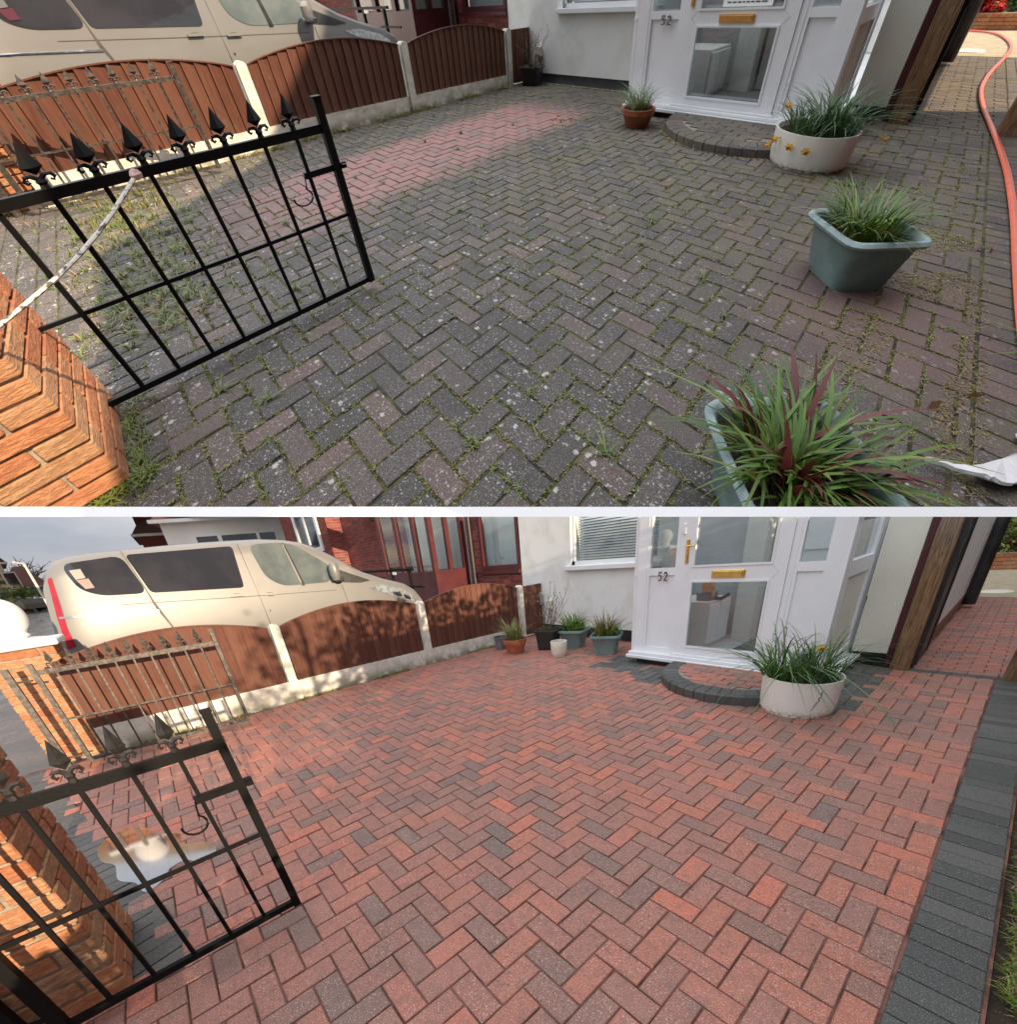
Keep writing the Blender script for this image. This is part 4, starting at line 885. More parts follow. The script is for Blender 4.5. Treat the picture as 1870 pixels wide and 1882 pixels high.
def passage(Y, w):
    """what stands along the side path"""
    h = 2.6
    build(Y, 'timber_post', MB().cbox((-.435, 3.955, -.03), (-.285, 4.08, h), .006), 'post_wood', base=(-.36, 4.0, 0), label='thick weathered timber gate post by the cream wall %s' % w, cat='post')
    build(Y, 'timber_post', MB().cbox((-.495, 4.02, .0), (-.440, 4.12, h), .004), 'burgundy', base=(-.47, 4.05, 0), label='narrow dark red timber batten on the cream wall %s' % w, cat='post')
    t = thing(Y, 'black_side_gate', (-.25, 4.2, 0), 'black metal side gate standing open edge-on %s' % w, 'gate')
    build(Y, 'frame', MB().box((-.284, 4.05, .03), (-.250, 4.10, h)), 'black_plastic', t); build(Y, 'bottom_rail', MB().box((-.284, 4.1005, .03), (-.262, 4.6995, .079)), 'black_plastic', t); build(Y, 'stile', MB().box((-.284, 4.70, .03), (-.255, 4.75, h)), 'black_plastic', t)
    build(Y, 'sheet', MB().box((-.278, 4.101, .08), (-.268, 4.70, h)), 'black_plastic', t)
    build(Y, 'bolt_plate', MB().cbox((-.2499, 4.045, 1.02), (-.236, 4.095, 1.16), .004), 'iron_weathered', t)
    build(Y, 'drain_pipe', MB().tube([(-.22, 7.9, .05), (-.22, 7.9, 3.2)], .075, 12), 'black_plastic', base=(-.22, 7.9, 0), smooth=True, label='thick black drainpipe on the side wall %s' % w, cat='drainpipe')
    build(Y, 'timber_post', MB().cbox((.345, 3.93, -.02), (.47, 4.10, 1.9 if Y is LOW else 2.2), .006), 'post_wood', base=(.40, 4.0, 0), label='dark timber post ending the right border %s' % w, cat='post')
    # garden at the end of the path
    rng = random.Random(12); D = 13.2; items = []
    g = thing(Y, 'garden_wall', (.5, D, 0), 'low buff brick wall ending the path %s' % w, 'wall')
    build(Y, 'mortar_core', MB().box((-2.5, D+.01, 0), (4, D+.2, .33)), 'mortar', g)
    for k in range(4):
        x = -2.5-(.11 if k % 2 else 0)
        while x < 3.5:
            items.append(((x+.1, D, .04+k*.08), rng.random(), lambda mb, x=x, k=k: mb.box((x, D-.01, .01+k*.08), (x+.21, D+.19, .08+k*.08)))); x += .22
    pieces(Y, g, 'brick', items, 'brick_orange', 60)
    for i, (x, y, z, r, m, nm, lb) in enumerate(((-.4, D+.5, .75, (.55, .4, .5), 'leaf_weed', 'shrub', 'yellow-green shrub behind the low garden wall'), (.7, D+.6, .7, (.7, .4, .55), 'leaf_green', 'shrub', 'dark green shrub right of the yellow-green one'), (.1, D+.35, .45, (.28, .2, .16), 'petal_red' if Y is UP else 'leaf_rust', 'flowering_plant', 'low reddish plant in front of the shrubs'), (1.9, D+.8, .9, (.9, .5, .8), 'leaf_hedge', 'shrub', 'big dark shrub at the garden back'))):
        bush(Y, nm, (x, y, z), r, 900, .06, m, lb + ' ' + w, 'shrub' if i != 2 else 'plant', rng)
    build(Y, 'back_fence', MB().box((-6, D+2.6, 0), (9, D+2.68, 1.9)), 'fence_wood', base=(1, D+2.6, 0), label='plain timber fence closing the back garden %s' % w, cat='fence')
    build(Y, 'inspection_cover', MB().lathe([(0, .014), (.20, .014), (.215, .006), (.215, -.01)], (-.02, 9.6, 0), 28), 'pot_cream', base=(0, 9.6, 0), smooth=True, label='round pale inspection cover in the far path %s' % w, cat='drain cover')

# ------------------------------------------------------------------ ground and setting
def gsheet(Y, name, poly, z, mat, kind='structure', parent=None): return build(Y, name, MB().sheet(poly, z), mat, parent, kind=kind if parent is None else None)

def paving(Y, off, red, dark, joint, seed, gap, w):
    rng = random.Random(seed)
    drv = thing(Y, 'driveway', (-2.5, 1, 0), None, None, kind='structure')
    build(Y, 'joint_bed', MB().sheet([(-5.62, -2.40 if Y is UP else -3.2), (.525, -2.40), (.525, 4.02), (-5.62, 4.02)], -.008), joint, drv)
    def m_main(c):
        x, y = c[0], c[1]
        if Y is LOW:
            if -.86 < x < -.42 and y > 2.36: return dark
            if -3.2 < x < -2.3 and 2.55 < y and x + y*.3 < -1.75: return dark
            if math.hypot(x+2.25, y-2.62) < .28: return dark
        return red
    skip = lambda x, y: (-2.75 < x < -.95 and y > 3.0) or (x < -1.76 and y < (-2.115 if Y is UP else -2.185 + .25*(x+2.2))) or (((x+1.46)/.74)**2 + ((y-2.92)/.78)**2 < 1)
    pieces(Y, drv, 'paver', herringbone(-5.52, -2.36 if Y is UP else -2.95, .303, 3.93, off, rng, gap, skip, 0.0014 if Y is LOW else .0018), m_main)
    b = courses(.306, -1.2, .517, 3.93, .211, .1, rng, gap)
    pieces(Y, drv, 'border_paver', b, dark if Y is LOW else 'paver_mossy')
    if Y is UP: f = courses(-5.5, -2.40, -1.76, -2.06, .1, .34, rng, gap)
    else:                                                     # the front border runs at a slant to the gate line
        f = []; ca, sa = math.cos(.245), math.sin(.245)
        for c, r, fn in courses(0, -.28, 3.9, 0, .1, .28, rng, gap):
            def turn(mb, fn=fn): n0 = len(mb.v); fn(mb); mb.v[n0:] = [(-1.78 - x*ca - y*sa, -2.02 - x*sa + y*ca, z) for x, y, z in mb.v[n0:]]; mb.f = [q[::-1] if min(q) >= n0 else q for q in mb.f]
            f.append(((-1.78 - c[0]*ca - c[1]*sa, -2.02 - c[0]*sa + c[1]*ca, 0), r, turn))
    pieces(Y, drv, 'border_paver', f, dark if Y is LOW else 'paver_mossy', 120)
    if Y is UP:
        build(Y, 'joint_bed', MB().sheet([(-5.7, -3.5), (-1.4, -3.5), (-1.4, -2.39), (-5.7, -2.39)], -.0084), joint, drv)
        pieces(Y, drv, 'front_paver', courses(-5.6, -3.45, -1.9, -2.36, .2, .1, rng, gap, .5, 'x'), red, 120)
    pth = thing(Y, 'side_path', (0, 6, 0), None, None, kind='structure')
    build(Y, 'joint_bed', MB().sheet([(-.45, 4.02), (1.3, 4.02), (1.3, 9.0), (-.45, 9.0)], -.0085), joint, pth)
    pieces(Y, pth, 'border_paver', courses(-.28, 3.935, .42, 4.035, .1, .1, rng, gap), dark if Y is LOW else red)
    pieces(Y, pth, 'paver', courses(-.28, 4.04, .42, 8.95, .2, .1, rng, gap, .5, 'x'), red)
    pieces(Y, pth, 'paver', courses(.425, 4.04, 1.2, 8.95, .1, .2, rng, gap, .5, 'y'), red, 60)
    gsheet(Y, 'garden_slabs', [(-2.5, 9.0), (4, 9.0), (4, 13.2), (-2.5, 13.2)], -.004, 'slab_yellow')
    gsheet(Y, 'garden_ground', [(-6, 13.2), (9, 13.2), (9, 17), (-6, 17)], -.004, 'grass_ground')

# lower yard
gb = MB(); gb.sheet([(-700, -700), (700, -700), (700, 700), (-700, 700)], -.06); build(LOW, 'ground', gb, 'asphalt', kind='structure', cut=False)
gsheet(LOW, 'neighbour_drive', [(-14, -2.6), (-5.66, -2.6), (-5.66, 4.05), (-14, 4.05)], -.03, 'plaster')
paving(LOW, (0.0, 0.0), 'paver_red', 'paver_dark', 'joint_sand', 41, .0050, '')
gsheet(LOW, 'pavement', [(-40, -4.6), (8, -4.6), (8, -2.39), (-40, -2.39)], -.02, 'asphalt')
bed = MB(); bed.grid(.530, -2.4, 2.6, 3.9, 30, 60, lambda x, y: -.03 + .06*min(1, (x-.53)*4) + .025*mnoise.noise(Vector((x*5, y*5, 0)))); build(LOW, 'flower_bed', bed, 'soil', kind='structure', smooth=True)
# upper yard: the slab and its white front edge
line = [UP.on(x, 931.5, 'z', 0.0) for x in (-500, 2500)]
tdir = (line[1]-line[0]).normalized()
fl = line[0]; fr_ = line[1]
poly = [(fl.x, fl.y), (fr_.x, fr_.y), (2.6, 17), (-22, 17), (-22, fl.y)]
def below(p): return UP.on(UP.pix(p)[0], 949.7, 'z', -.016)      # splayed kerb-like front face, down to the slab's lower arris
b0, b1 = below(fl), below(fr_)
slab = MB(); dz = -.25
vs = [(x, y, -.012) for x, y in poly] + [(b0.x, b0.y, b0.z), (b1.x, b1.y, b1.z)] + [(x, y, dz) for x, y in poly[2:]]
slab.add(vs, [(0,1,2,3,4), (5,6,1,0), (6,7,2,1), (7,8,3,2), (8,9,4,3), (9,5,0,4), (9,8,7,6,5)])
slab.add([fl, fr_, Vector((fr_.x, fr_.y, -.012)), Vector((fl.x, fl.y, -.012))], [(3,2,1,0)])
build(UP, 'terrace_slab', slab, 'white_paint', kind='structure', cut=False)
nr = lambda p, s: UP.eye + (p - UP.eye)*s                      # white fascia board a little in front of the slab
fa = [nr(fl, .58), nr(fr_, .58), nr(b1, .576), nr(b0, .576), nr(fl, .60), nr(fr_, .60), nr(b1, .60), nr(b0, .60)]
build(UP, 'terrace_fascia', MB().add(fa, [(3,2,1,0), (0,1,5,4), (1,2,6,5), (2,3,7,6), (3,0,4,7), (4,5,6,7)]), 'white_paint', kind='structure', cut=False)
gsheet(UP, 'neighbour_drive', [(-16, -2.6), (-5.66, -2.6), (-5.66, 4.05), (-16, 4.05)], -.009, 'plaster')
gsheet(UP, 'pavement', [(-16, -3.6), (-1.0, -3.6), (-1.0, -2.39), (-16, -2.39)], -.010, 'asphalt')
paving(UP, (-.7393, .2442), 'paver_mossy', 'paver_mossy', 'joint_moss', 43, .0085, '')
bed = MB(); bed.grid(.530, -1.6, 2.4, 3.9, 24, 60, lambda x, y: -.015 + .03*min(1, (x-.53)*4) + .02*mnoise.noise(Vector((x*5, y*5, 9)))); build(UP, 'flower_bed', bed, 'soil', kind='structure', smooth=True)

WU, WL = 'on the mossy upper driveway', 'on the clean red lower driveway'
AU, AL = 'beside the mossy upper driveway', 'beside the clean red lower driveway'
for Y, w in ((UP, AU), (LOW, AL)):
    fence(Y, w); white_house(Y, w); neighbour(Y, w); passage(Y, w)
porch(UP, AU, -.03); porch(LOW, AL)
step(UP, WU, 'paver_mossy'); step(LOW, WL, 'paver_red')
van(UP, 'silver-beige van parked behind the fence of the upper driveway', -.085)
van(LOW, 'silver-beige van with tinted windows parked behind the fence of the lower driveway')

# ---- pillars and gates
pillar(UP, -2.24, -2.76, .49, 1.08, 'brick_orange', 'rustic orange brick gate pillar close by, upper driveway', rng=random.Random(4))
pillar(LOW, -2.24, -2.76, .49, 1.08, 'brick_orange', 'rustic orange brick gate pillar close by behind the gate bars, lower driveway', rng=random.Random(4))
pillar(UP, -6.12, -2.99, .49, 1.12, 'brick_orange', 'orange brick pillar at the far end of the fence, upper driveway', 'white_paint', random.Random(6))
pillar(LOW, -6.12, -2.90, .49, 1.12, 'brick_orange', 'sunlit orange brick pillar with white coping and ball, lower driveway', 'white_paint', random.Random(6))
gate(UP, (-2.145, -2.42), (-2.095, -1.115), 9, 'iron_black', 'black spear-topped iron gate with latch, tied back by a rope, upper driveway', True)
gate(LOW, (-1.643, -2.445), (-1.652, -1.620), 5, 'iron_black', 'black spear-topped iron gate with latch in front of the near pillar, lower driveway', True, 'iron_cast')
gate(UP, (-5.40, -2.56), (-5.15, -1.172), 9, 'iron_weathered', 'weathered spear-topped iron gate leaning open along the fence, upper driveway')
gate(LOW, (-5.21, -2.565), (-5.037, -1.208), 9, 'iron_weathered', 'sunlit weathered iron gate standing open along the fence, lower driveway')
for Y, x, y, h, m, lb in ((LOW, -1.70, -2.56, 1.05, 'iron_black', 'black square iron hinge post in front of the near brick pillar'), (LOW, -5.30, -2.74, .98, 'iron_weathered', 'weathered iron hinge post standing before the sunlit far pillar'), (UP, -5.52, -2.68, .98, 'iron_weathered', 'weathered iron hinge post by the far pillar of the upper driveway')):
    t = thing(Y, 'hinge_post', (x, y, 0), lb, 'gate post')
    build(Y, 'post', MB().bar((x, y, -.02), (x, y, h), .045), m, t)
    for z in (.12, .86): build(Y, 'hinge', MB().bar((x, y, z), (x+.04, y+.13, z), .014), m, t)

# ---- pots and planters
rng = random.Random(77)
daffodil_tub(UP, (-.77, 2.27), 'white round tub of daffodils with long dark leaves, upper driveway', rng, [(-.22, -.10, .47, -2.2), (-.10, -.29, .20, -1.6), (-.22, -.24, .23, -2.2), (.02, -.31, .19, -1.2), (.42, .02, .28, -.4), (-.27, -.20, .16, -2.4)],
             [((-.02, 0, .21, .33, .55), 'leaf_blue', 110), ((.10, .06, .16, .52, .95), 'leaf_blue', 90), ((.14, -.02, .12, .48, 1.3), 'leaf_blue', 60), ((-.10, 0, .12, .28, .9), 'leaf_green', 40), ((.05, .1, .12, .10, .3), 'leaf_dry', 12)])
daffodil_tub(LOW, (-.78, 2.34), 'cracked white round tub with one daffodil and drooping leaves, lower driveway', rng, [(.06, .10, .50, -1.2)],
             [((-.10, -.05, .16, .46, 1.15), 'leaf_green', 70), ((.05, 0, .20, .46, .8), 'leaf_blue', 80), ((-.16, -.08, .12, .62, 1.9), 'leaf_blue', 60), ((.10, .04, .10, .66, .8), 'leaf_blue', 20), ((0, 0, .15, .30, .5), 'leaf_pale', 16)])
cr = MB(); pts = [(-.30, .245), (-.33, .225), (-.31, .20), (-.36, .185), (-.34, .16), (-.40, .14), (-.43, .11), (-.47, .075)]
c0 = (-.78, 2.34)
def onTub(a, z): r = .278+.010*(z-.09)/.2 if z > .09 else .270+.008*(z-.026)/.064; a = -.45+a; return (c0[0]+(r+.001)*math.cos(a), c0[1]+(r+.001)*math.sin(a), z)
cr.tube([onTub(a, z) for a, z in pts], [.004, .006, .003, .006, .003, .004, .003, .002], 5)
tub = [o for o in bpy.data.objects if o.get('label', '').startswith('cracked white')][0]
build(LOW, 'crack', cr, 'room_dark', tub)
build(LOW, 'solar_light', MB().lathe([(0, .46), (.03, .455), (.032, .43), (.012, .42), (.008, .25)], (-.84, 2.42, 0), 12), 'tool_grey', base=(-.84, 2.42, .25), smooth=True, label='small grey solar light standing in the cracked white tub', cat='garden light')
build(LOW, 'wire_hook', MB().tube([(-.98, 2.36, .25), (-.975, 2.36, .62), (-.975, 2.355, .66), (-.99, 2.35, .675), (-1.0, 2.345, .665)], .004, 6), 'copper', base=(-.98, 2.36, .25), label='thin bent wire stake standing in the cracked white tub', cat='stake')
square_planter(UP, (-.205, .61), .185, .32, math.radians(-47), 'blue-green square planter of long grass beside the path, upper driveway', rng, [('grass', 210, .26, .009, .8, 'leaf_green'), ('grass', 60, .30, .008, 1.0, 'leaf_weed'), ('broad_leaves', 14, .14, .045, .7, 'leaf_weed'), ('dry_leaves', 10, .16, .012, 1.1, 'leaf_rust')])
square_planter(UP, (-.115, -.90), .185, .32, math.radians(-47), 'blue-green square planter with red spiky plant at the front edge, upper driveway', rng, [('grass', 170, .24, .011, 1.0, 'leaf_green'), ('grass', 60, .26, .009, 1.2, 'leaf_weed'), ('red_spikes', 26, .30, .022, .5, 'leaf_red'), ('red_leaves', 14, .28, .014, 1.3, 'leaf_red'), ('broad_leaves', 16, .13, .05, .8, 'leaf_weed')])
square_planter(LOW, (-4.18, 3.36), .215, .27, math.radians(20), 'blue-green square planter against the wall, left of its twin, lower driveway', rng, [('grass', 150, .40, .013, .8, 'leaf_green'), ('grass', 40, .34, .011, 1.0, 'leaf_weed')])
square_planter(LOW, (-3.47, 3.24), .215, .27, math.radians(28), 'blue-green square planter with reddish spikes, nearest the porch, lower driveway', rng, [('grass', 110, .34, .013, .9, 'leaf_green'), ('red_leaves', 50, .42, .015, .6, 'leaf_rust'), ('dry_leaves', 20, .34, .011, .9, 'leaf_dry'), ('grass', 20, .46, .013, 1.6, 'leaf_weed')])
TER = [(0, .01), (.115, .01), (.12, 0), (.125, .01), (.165, .14), (.175, .145), (.185, .205), (.175, .21), (.16, .20), (.155, .17)]
round_pot(UP, 'terracotta_pot', (-2.50, 2.50), TER, 'terracotta', 'terracotta pot of pale grass beside the porch step, upper driveway', 'flower pot', .18, rng, [('grass', 130, .12, .28, .008, .8, 'leaf_pale'), ('grass', 70, .12, .38, .007, 1.0, 'leaf_blue'), ('dry_leaves', 30, .1, .2, .008, 1.2, 'leaf_dry')])
round_pot(LOW, 'terracotta_pot', (-4.79, 2.63), [(a*1.05, b*1.05) for a, b in TER], 'terracotta', 'glossy terracotta pot of pale leaves by the last fence post, lower driveway', 'flower pot', .19, rng, [('leaves', 110, .12, .32, .016, .8, 'leaf_pale'), ('leaves', 40, .12, .46, .012, .8, 'leaf_dry'), ('leaves', 24, .1, .36, .014, .6, 'leaf_weed')])
def twiggy(Y, c, label):
    t = thing(Y, 'potted_shrub', (*c, 0), label, 'flower pot')
    build(Y, 'pot', MB().lathe([(0,.01),(.13,.01),(.135,0),(.14,.02),(.165,.26),(.185,.265),(.188,.30),(.17,.30),(.16,.26)], (*c, 0), 48, sq=8, rot=.35), 'black_plastic', t, smooth=False)
    build(Y, 'soil', MB().disc((*c, .25), .158, 32, sq=8, rot=.35), 'soil', t)
    mb = MB(); lf = MB()
    for k in range(13):
        a = rng.uniform(0, 6.28); p = Vector((c[0]+.04*math.cos(a), c[1]+.04*math.sin(a), .25)); pts = [p]; d = Vector((math.cos(a)*.35, math.sin(a)*.35, 1)).normalized()
        for s in range(5): d = (d + Vector((rng.gauss(0,.16), rng.gauss(0,.16), .05))).normalized(); pts.append(pts[-1] + d*rng.uniform(.09,.15)*(1.15 if k < 3 else .85))
        mb.tube(pts, [.007,.006,.005,.004,.003,.002], 5)
        for q in pts[2:]:
            e = (d + Vector((rng.gauss(0,.7), rng.gauss(0,.7), .2))).normalized(); mb.tube([q, q+e*.06, q+e*.10+Vector((0,0,.02))], [.003,.002,.001], 4)
            leaflet(lf, q+e*.1, rng, .016); leaflet(lf, q+e*.05, rng, .012)
    build(Y, 'twigs', mb, 'twig', t); build(Y, 'buds', lf, 'leaf_pale', t, kind='stuff')
    clump(Y, t, 'grass', (c[0], c[1], .25), .12, 36, .12, .010, .7, 'leaf_weed', rng)
twiggy(UP, (-5.27, 3.78), 'black pot with bare twiggy shrub in the corner of the upper driveway')
twiggy(LOW, (-4.47, 3.07), 'black pot with bare twiggy shrub between terracotta and green planters, lower driveway')
round_pot(LOW, 'small_grey_pot', (-5.22, 2.70), [(0,.01),(.085,.01),(.09,0),(.11,.17),(.122,.175),(.124,.20),(.11,.20)], 'pot_grey', 'small dark grey pot half behind the terracotta pot, lower driveway', 'flower pot', .16, rng, [])
round_pot(LOW, 'small_white_pot', (-4.0, 2.80), [(0,.012),(.095,.012),(.10,.0),(.105,.02),(.115,.035),(.122,.20),(.118,.21),(.105,.21),(.102,.15)], 'pot_cream', 'small empty cream pot in front of the black pot, lower driveway', 'flower pot', .13, rng, [])
for Y, w in ((UP, AU), (LOW, AL)):
    t = thing(Y, 'wall_vent', (-5.32, WALL_Y, .45), 'small beige vent box on the white wall %s' % w, 'vent')
    build(Y, 'box', MB().cbox((-5.39, WALL_Y-.07, .42), (-5.26, WALL_Y-.001, .58), .008), 'pot_cream', t)
    build(Y, 'louvre', MB().cbox((-5.375, WALL_Y-.085, .45), (-5.275, WALL_Y-.0701, .47), .003), 'pot_cream', t)
build(LOW, 'meter_box', MB().cbox((-5.62, WALL_Y-.05, .50), (-5.50, WALL_Y-.001, .72), .006), 'room_grey', base=(-5.56, WALL_Y, .5), label='slim grey meter box on the white wall by the twiggy shrub', cat='meter box')

# ---- things only in the upper yard
hp = [(-.5, 12.95), (-.2, 12.85), (.043, 12.68), (.30, 12.2), (.445, 11.2), (.49, 10.0), (.40, 8.7), (.291, 7.58), (.225, 6.7), (.199, 5.9), (.23, 4.99), (.32, 3.89), (.386, 2.94), (.409, 2.34), (.42, 1.77), (.421, 1.19), (.43, .5), (.47, -.1)]
def smoothpath(p, n=5):
    out = []; q = [Vector((a, b, .024)) for a, b in p]; q = [q[0]] + q + [q[-1]]
    for i in range(1, len(q)-2):
        for k in range(n):
            t = k/n; out.append(.5*((2*q[i]) + (-q[i-1]+q[i+1])*t + (2*q[i-1]-5*q[i]+4*q[i+1]-q[i+2])*t*t + (-q[i-1]+3*q[i]-3*q[i+1]+q[i+2])*t**3))
    return out + [q[-2]]
build(UP, 'hose', MB().tube(smoothpath(hp), .0195, 10), 'hose_orange', base=(.3, 5, 0), smooth=True, label='thick orange hose snaking along the path, upper driveway', cat='hose')
rp = [UP.on(0-90, 662, 'x', -1.70), UP.on(0, 598, 'x', -1.74)]
knot = UP.on(250, 322, 'x', -2.112)
rope = thing(UP, 'rope', rp[1], 'frayed white rope tied from the near gate to the brick pillar', 'rope')
path = [rp[0], rp[1]] + [rp[1].lerp(knot, t) - Vector((0, 0, .035*math.sin(math.pi*t))) for t in (.15, .3, .45, .6, .75, .9, 1.0)]
build(UP, 'strand', MB().tube(path, .0075, 8), 'rope', rope, smooth=True)
build(UP, 'knot', MB().lathe([(0, -.02), (.016, -.012), (.019, .004), (.012, .02), (0, .026)], knot, 10), 'rope_red', rope, smooth=True)
rng0 = random.Random(3)
for k, (pl, z, lb) in enumerate(([[(.189, -.398), (.285, -.36), (.408, -.18), (.52, -.10), (.47, -.30), (.406, -.31), (.345, -.378), (.30, -.385)], .03, 'jagged white flat stone fragment at the front right corner'], [[(.395, -.10), (.44, -.02), (.56, .03), (.55, -.08), (.45, -.11)], .018, 'small white stone fragment behind the larger one, right edge'])):
    pl = [Vector(q) for q in pl]; cs = []
    for i in range(len(pl)):                                   # broken, slightly wavy outline
        for k in range(5): q = pl[i].lerp(pl[(i+1) % len(pl)], k/5); cs.append((q.x+rng0.gauss(0, .0022), q.y+rng0.gauss(0, .0022)))
    mb = MB(); mb.prism(cs, 'z', z, z+.016); mb.v = [(x, y, q + .014*math.sin(x*23)+.012*math.sin(y*29)+.006*math.sin(x*61+y*47)) for x, y, q in mb.v]
    build(UP, 'stone_fragment', mb, 'stone_white', label=lb, cat='stone', group='white stone fragments')
rng = random.Random(19)
# weeds, moss and litter of the uncleaned yard
moss, weed, dry = MB(), MB(), MB()
offA = (-.7393, .2442)
def jpoint():
    while True:
        i, j = rng.randrange(-60, 60), rng.randrange(-30, 30); U, W = offA[0]+(i+2*j)*.1, offA[1]+(-i+2*j)*.1
        if not (-5.4 < U < .30 and -2.2 < W < 3.7): continue
        q = UP.pix((U, W, 0))
        if q is None or not (-30 < q[0] < 1900 and q[1] < 940) or rng.random() > min(1, (3.2/q[2])**2): continue
        k = rng.randrange(4); s = rng.random()
        return [(U, W-.3*s), (U-.1, W-.2*s), (U-.2*s, W-.2), (U-.1*s, W)][k], q[2]
for _ in range(30000):
    (x, y), d = jpoint(); v = mnoise.noise(Vector((x*1.7, y*1.7, 4))) + .5*mnoise.noise(Vector((x*6, y*6, 8)))
    if v < -.22 or (-4.25 < x < -3.3 and -.9 < y < 2.7): continue
    for _ in range(5): leaflet(moss if rng.random() < .6 else (weed if rng.random() < .5 else dry), (x+rng.gauss(0,.006), y+rng.gauss(0,.006), rng.uniform(-.003,.005)), rng, .0052)
    if v > .2 and rng.random() < .12: tuft(weed if rng.random() < .7 else dry, x, y, rng, 6, .030, -.004, .003)
for _ in range(46):
    (x, y), d = jpoint(); tuft(weed, x, y, rng, rng.randrange(8, 22), rng.uniform(.04, .085), -.004, .005)
for _ in range(900):                                          # grass along the fence foot and around the near pillar
    y = rng.uniform(-2.4, 3.5); x = FX+.05+abs(rng.gauss(0, .05))
    if mnoise.noise(Vector((y*2.2, 3, 1))) > -.05: tuft(weed if rng.random() < .5 else dry, x, y, rng, 4, .06, -.004, .005)
for _ in range(420):
    tuft(weed if rng.random() < .7 else dry, rng.uniform(-5.3, -2.6), rng.gauss(-2.02, .22), rng, 6, .075, -.004, .006)
for _ in range(160):
    x, y = rng.choice(((-1.75+abs(rng.gauss(0,.05)), rng.uniform(-2.7, -2.2)), (rng.uniform(-2.2, -1.7), -2.26+abs(rng.gauss(0,.03))))); tuft(weed, x, y, rng, 6, .045, -.004, .004)
for _ in range(5200):                                         # dry clippings on the right
    x, y = rng.gauss(.12, .12), rng.uniform(-.5, 1.5)
    if mnoise.noise(Vector((x*4, y*3, 7))) < -.08 or x > .34: continue
    p = Vector((x, y, .004)); a = rng.uniform(0, 6.28); L = rng.uniform(.005, .020); d = Vector((math.cos(a), math.sin(a), rng.uniform(-.05,.25)))*L; s = Vector((-math.sin(a), math.cos(a), 0))*.0011
    dry.rc = rng.random(); dry.add([p-d-s, p-d+s, p+d+s, p+d-s], [(0,1,2,3)])
    if rng.random() < .45: leaflet(moss if rng.random() < .6 else dry, p, rng, .008)
for _ in range(500):                                          # round the step and along the house wall
    a = rng.uniform(math.pi, 2*math.pi); x, y = -1.46+.83*math.cos(a)+rng.gauss(0,.02), 2.92+.87*math.sin(a)+rng.gauss(0,.02); leaflet(dry, (x, y, .004), rng, .012)
    x, y = rng.uniform(-5.3, -3.0), 4.02-abs(rng.gauss(0,.05)); leaflet(dry if rng.random() < .5 else moss, (x, y, .004), rng, .012)
build(UP, 'moss', moss, 'moss', kind='stuff', base=(-2, 0, 0), fill=False, label='moss growing in the joints of the upper paving', cat='moss')
build(UP, 'weeds', weed, 'leaf_weed', kind='stuff', base=(-2, 0, 0), fill=False, label='small green weeds between the upper paving blocks', cat='weeds')
build(UP, 'dry_grass', dry, 'leaf_dry', kind='stuff', base=(0, .5, 0), fill=False, label='dry grass clippings scattered over the upper paving', cat='dry grass')
lf = MB()
for x, y in ((.33, 1.35), (.30, .05), (.48, -.2), (.2, -.1)): leaflet(lf, (x, y, .012), rng, .03)
build(UP, 'fallen_leaves', lf, 'leaf_rust', kind='stuff', base=(.3, 0, 0), fill=False, label='few rusty fallen leaves on the dark border', cat='leaves')
clump(UP, None, 'border_plant', (.56, .42, 0), .05, 26, .16, .018, 1.4, 'leaf_green', rng)
tagit(bpy.data.objects['border_plant'], 'green strappy plant leaning in from the right edge of the border', 'plant')
# gable added out of frame, its outline traced back from the wanted shadow edge
sA = SLOPE.inverted() @ SUN_DIR
def trace(p, X): t = (X-p[0])/sA.x; return (p[1]+sA.y*t, p[2]+sA.z*t)
edge = [trace(p, 1.5) for p in ((-1.2, -2.3, 0), (-4.0, -2.25, 0), (-5.1, -.80, 0), (-5.58, -.397, .276), (-5.58, .285, 1.06), (-5.58, .60, 1.45))]
gab = [(-.55, -1), (-.55, 5.2), (edge[0][0]-.02, 5.3)] + edge[1:] + [(edge[-1][0]+1.5, edge[-1][1]+3), (16, edge[-1][1]+3), (16, 3.5), (5.5, 3.5), (5.5, -1)]
build(UP, 'next_house', MB().prism(gab, 'x', 1.5, 1.58), 'brick_red', base=(2, 6, 0), cut=False, label='tall unseen brick gable added right of the upper path to shade the yard', cat='house')

# ---- things only in the lower yard
pud = MB(); pp = [(-3.42, -2.33), (-3.30, -2.20), (-3.16, -2.16), (-3.02, -2.03), (-2.86, -2.02), (-2.74, -1.90), (-2.60, -1.86), (-2.50, -1.93), (-2.62, -2.02), (-2.60, -2.10), (-2.50, -2.14), (-2.46, -2.22), (-2.60, -2.26), (-2.72, -2.34), (-2.92, -2.36), (-3.05, -2.43), (-3.28, -2.45)]
sm = []
for i in range(len(pp)):
    q = [Vector(pp[(i+k) % len(pp)]) for k in (-1, 0, 1, 2)]
    for k in range(5): t = k/5; sm.append((.5*((2*q[1]) + (-q[0]+q[2])*t + (2*q[0]-5*q[1]+4*q[2]-q[3])*t*t + (-q[0]+3*q[1]-3*q[2]+q[3])*t**3))[:])
pud.sheet(sm, .0060); build(LOW, 'puddle', pud, 'water', kind='structure')
rng = random.Random(23); g1, g2 = MB(), MB()
for _ in range(900):
    y = rng.uniform(-2.3, 3.3); x = FX+.05+abs(rng.gauss(0, .035))
    if mnoise.noise(Vector((y*1.8, 5, 1))) > .0: tuft(g1 if rng.random() < .6 else g2, x, y, rng, 4, .045, -.004, .005)
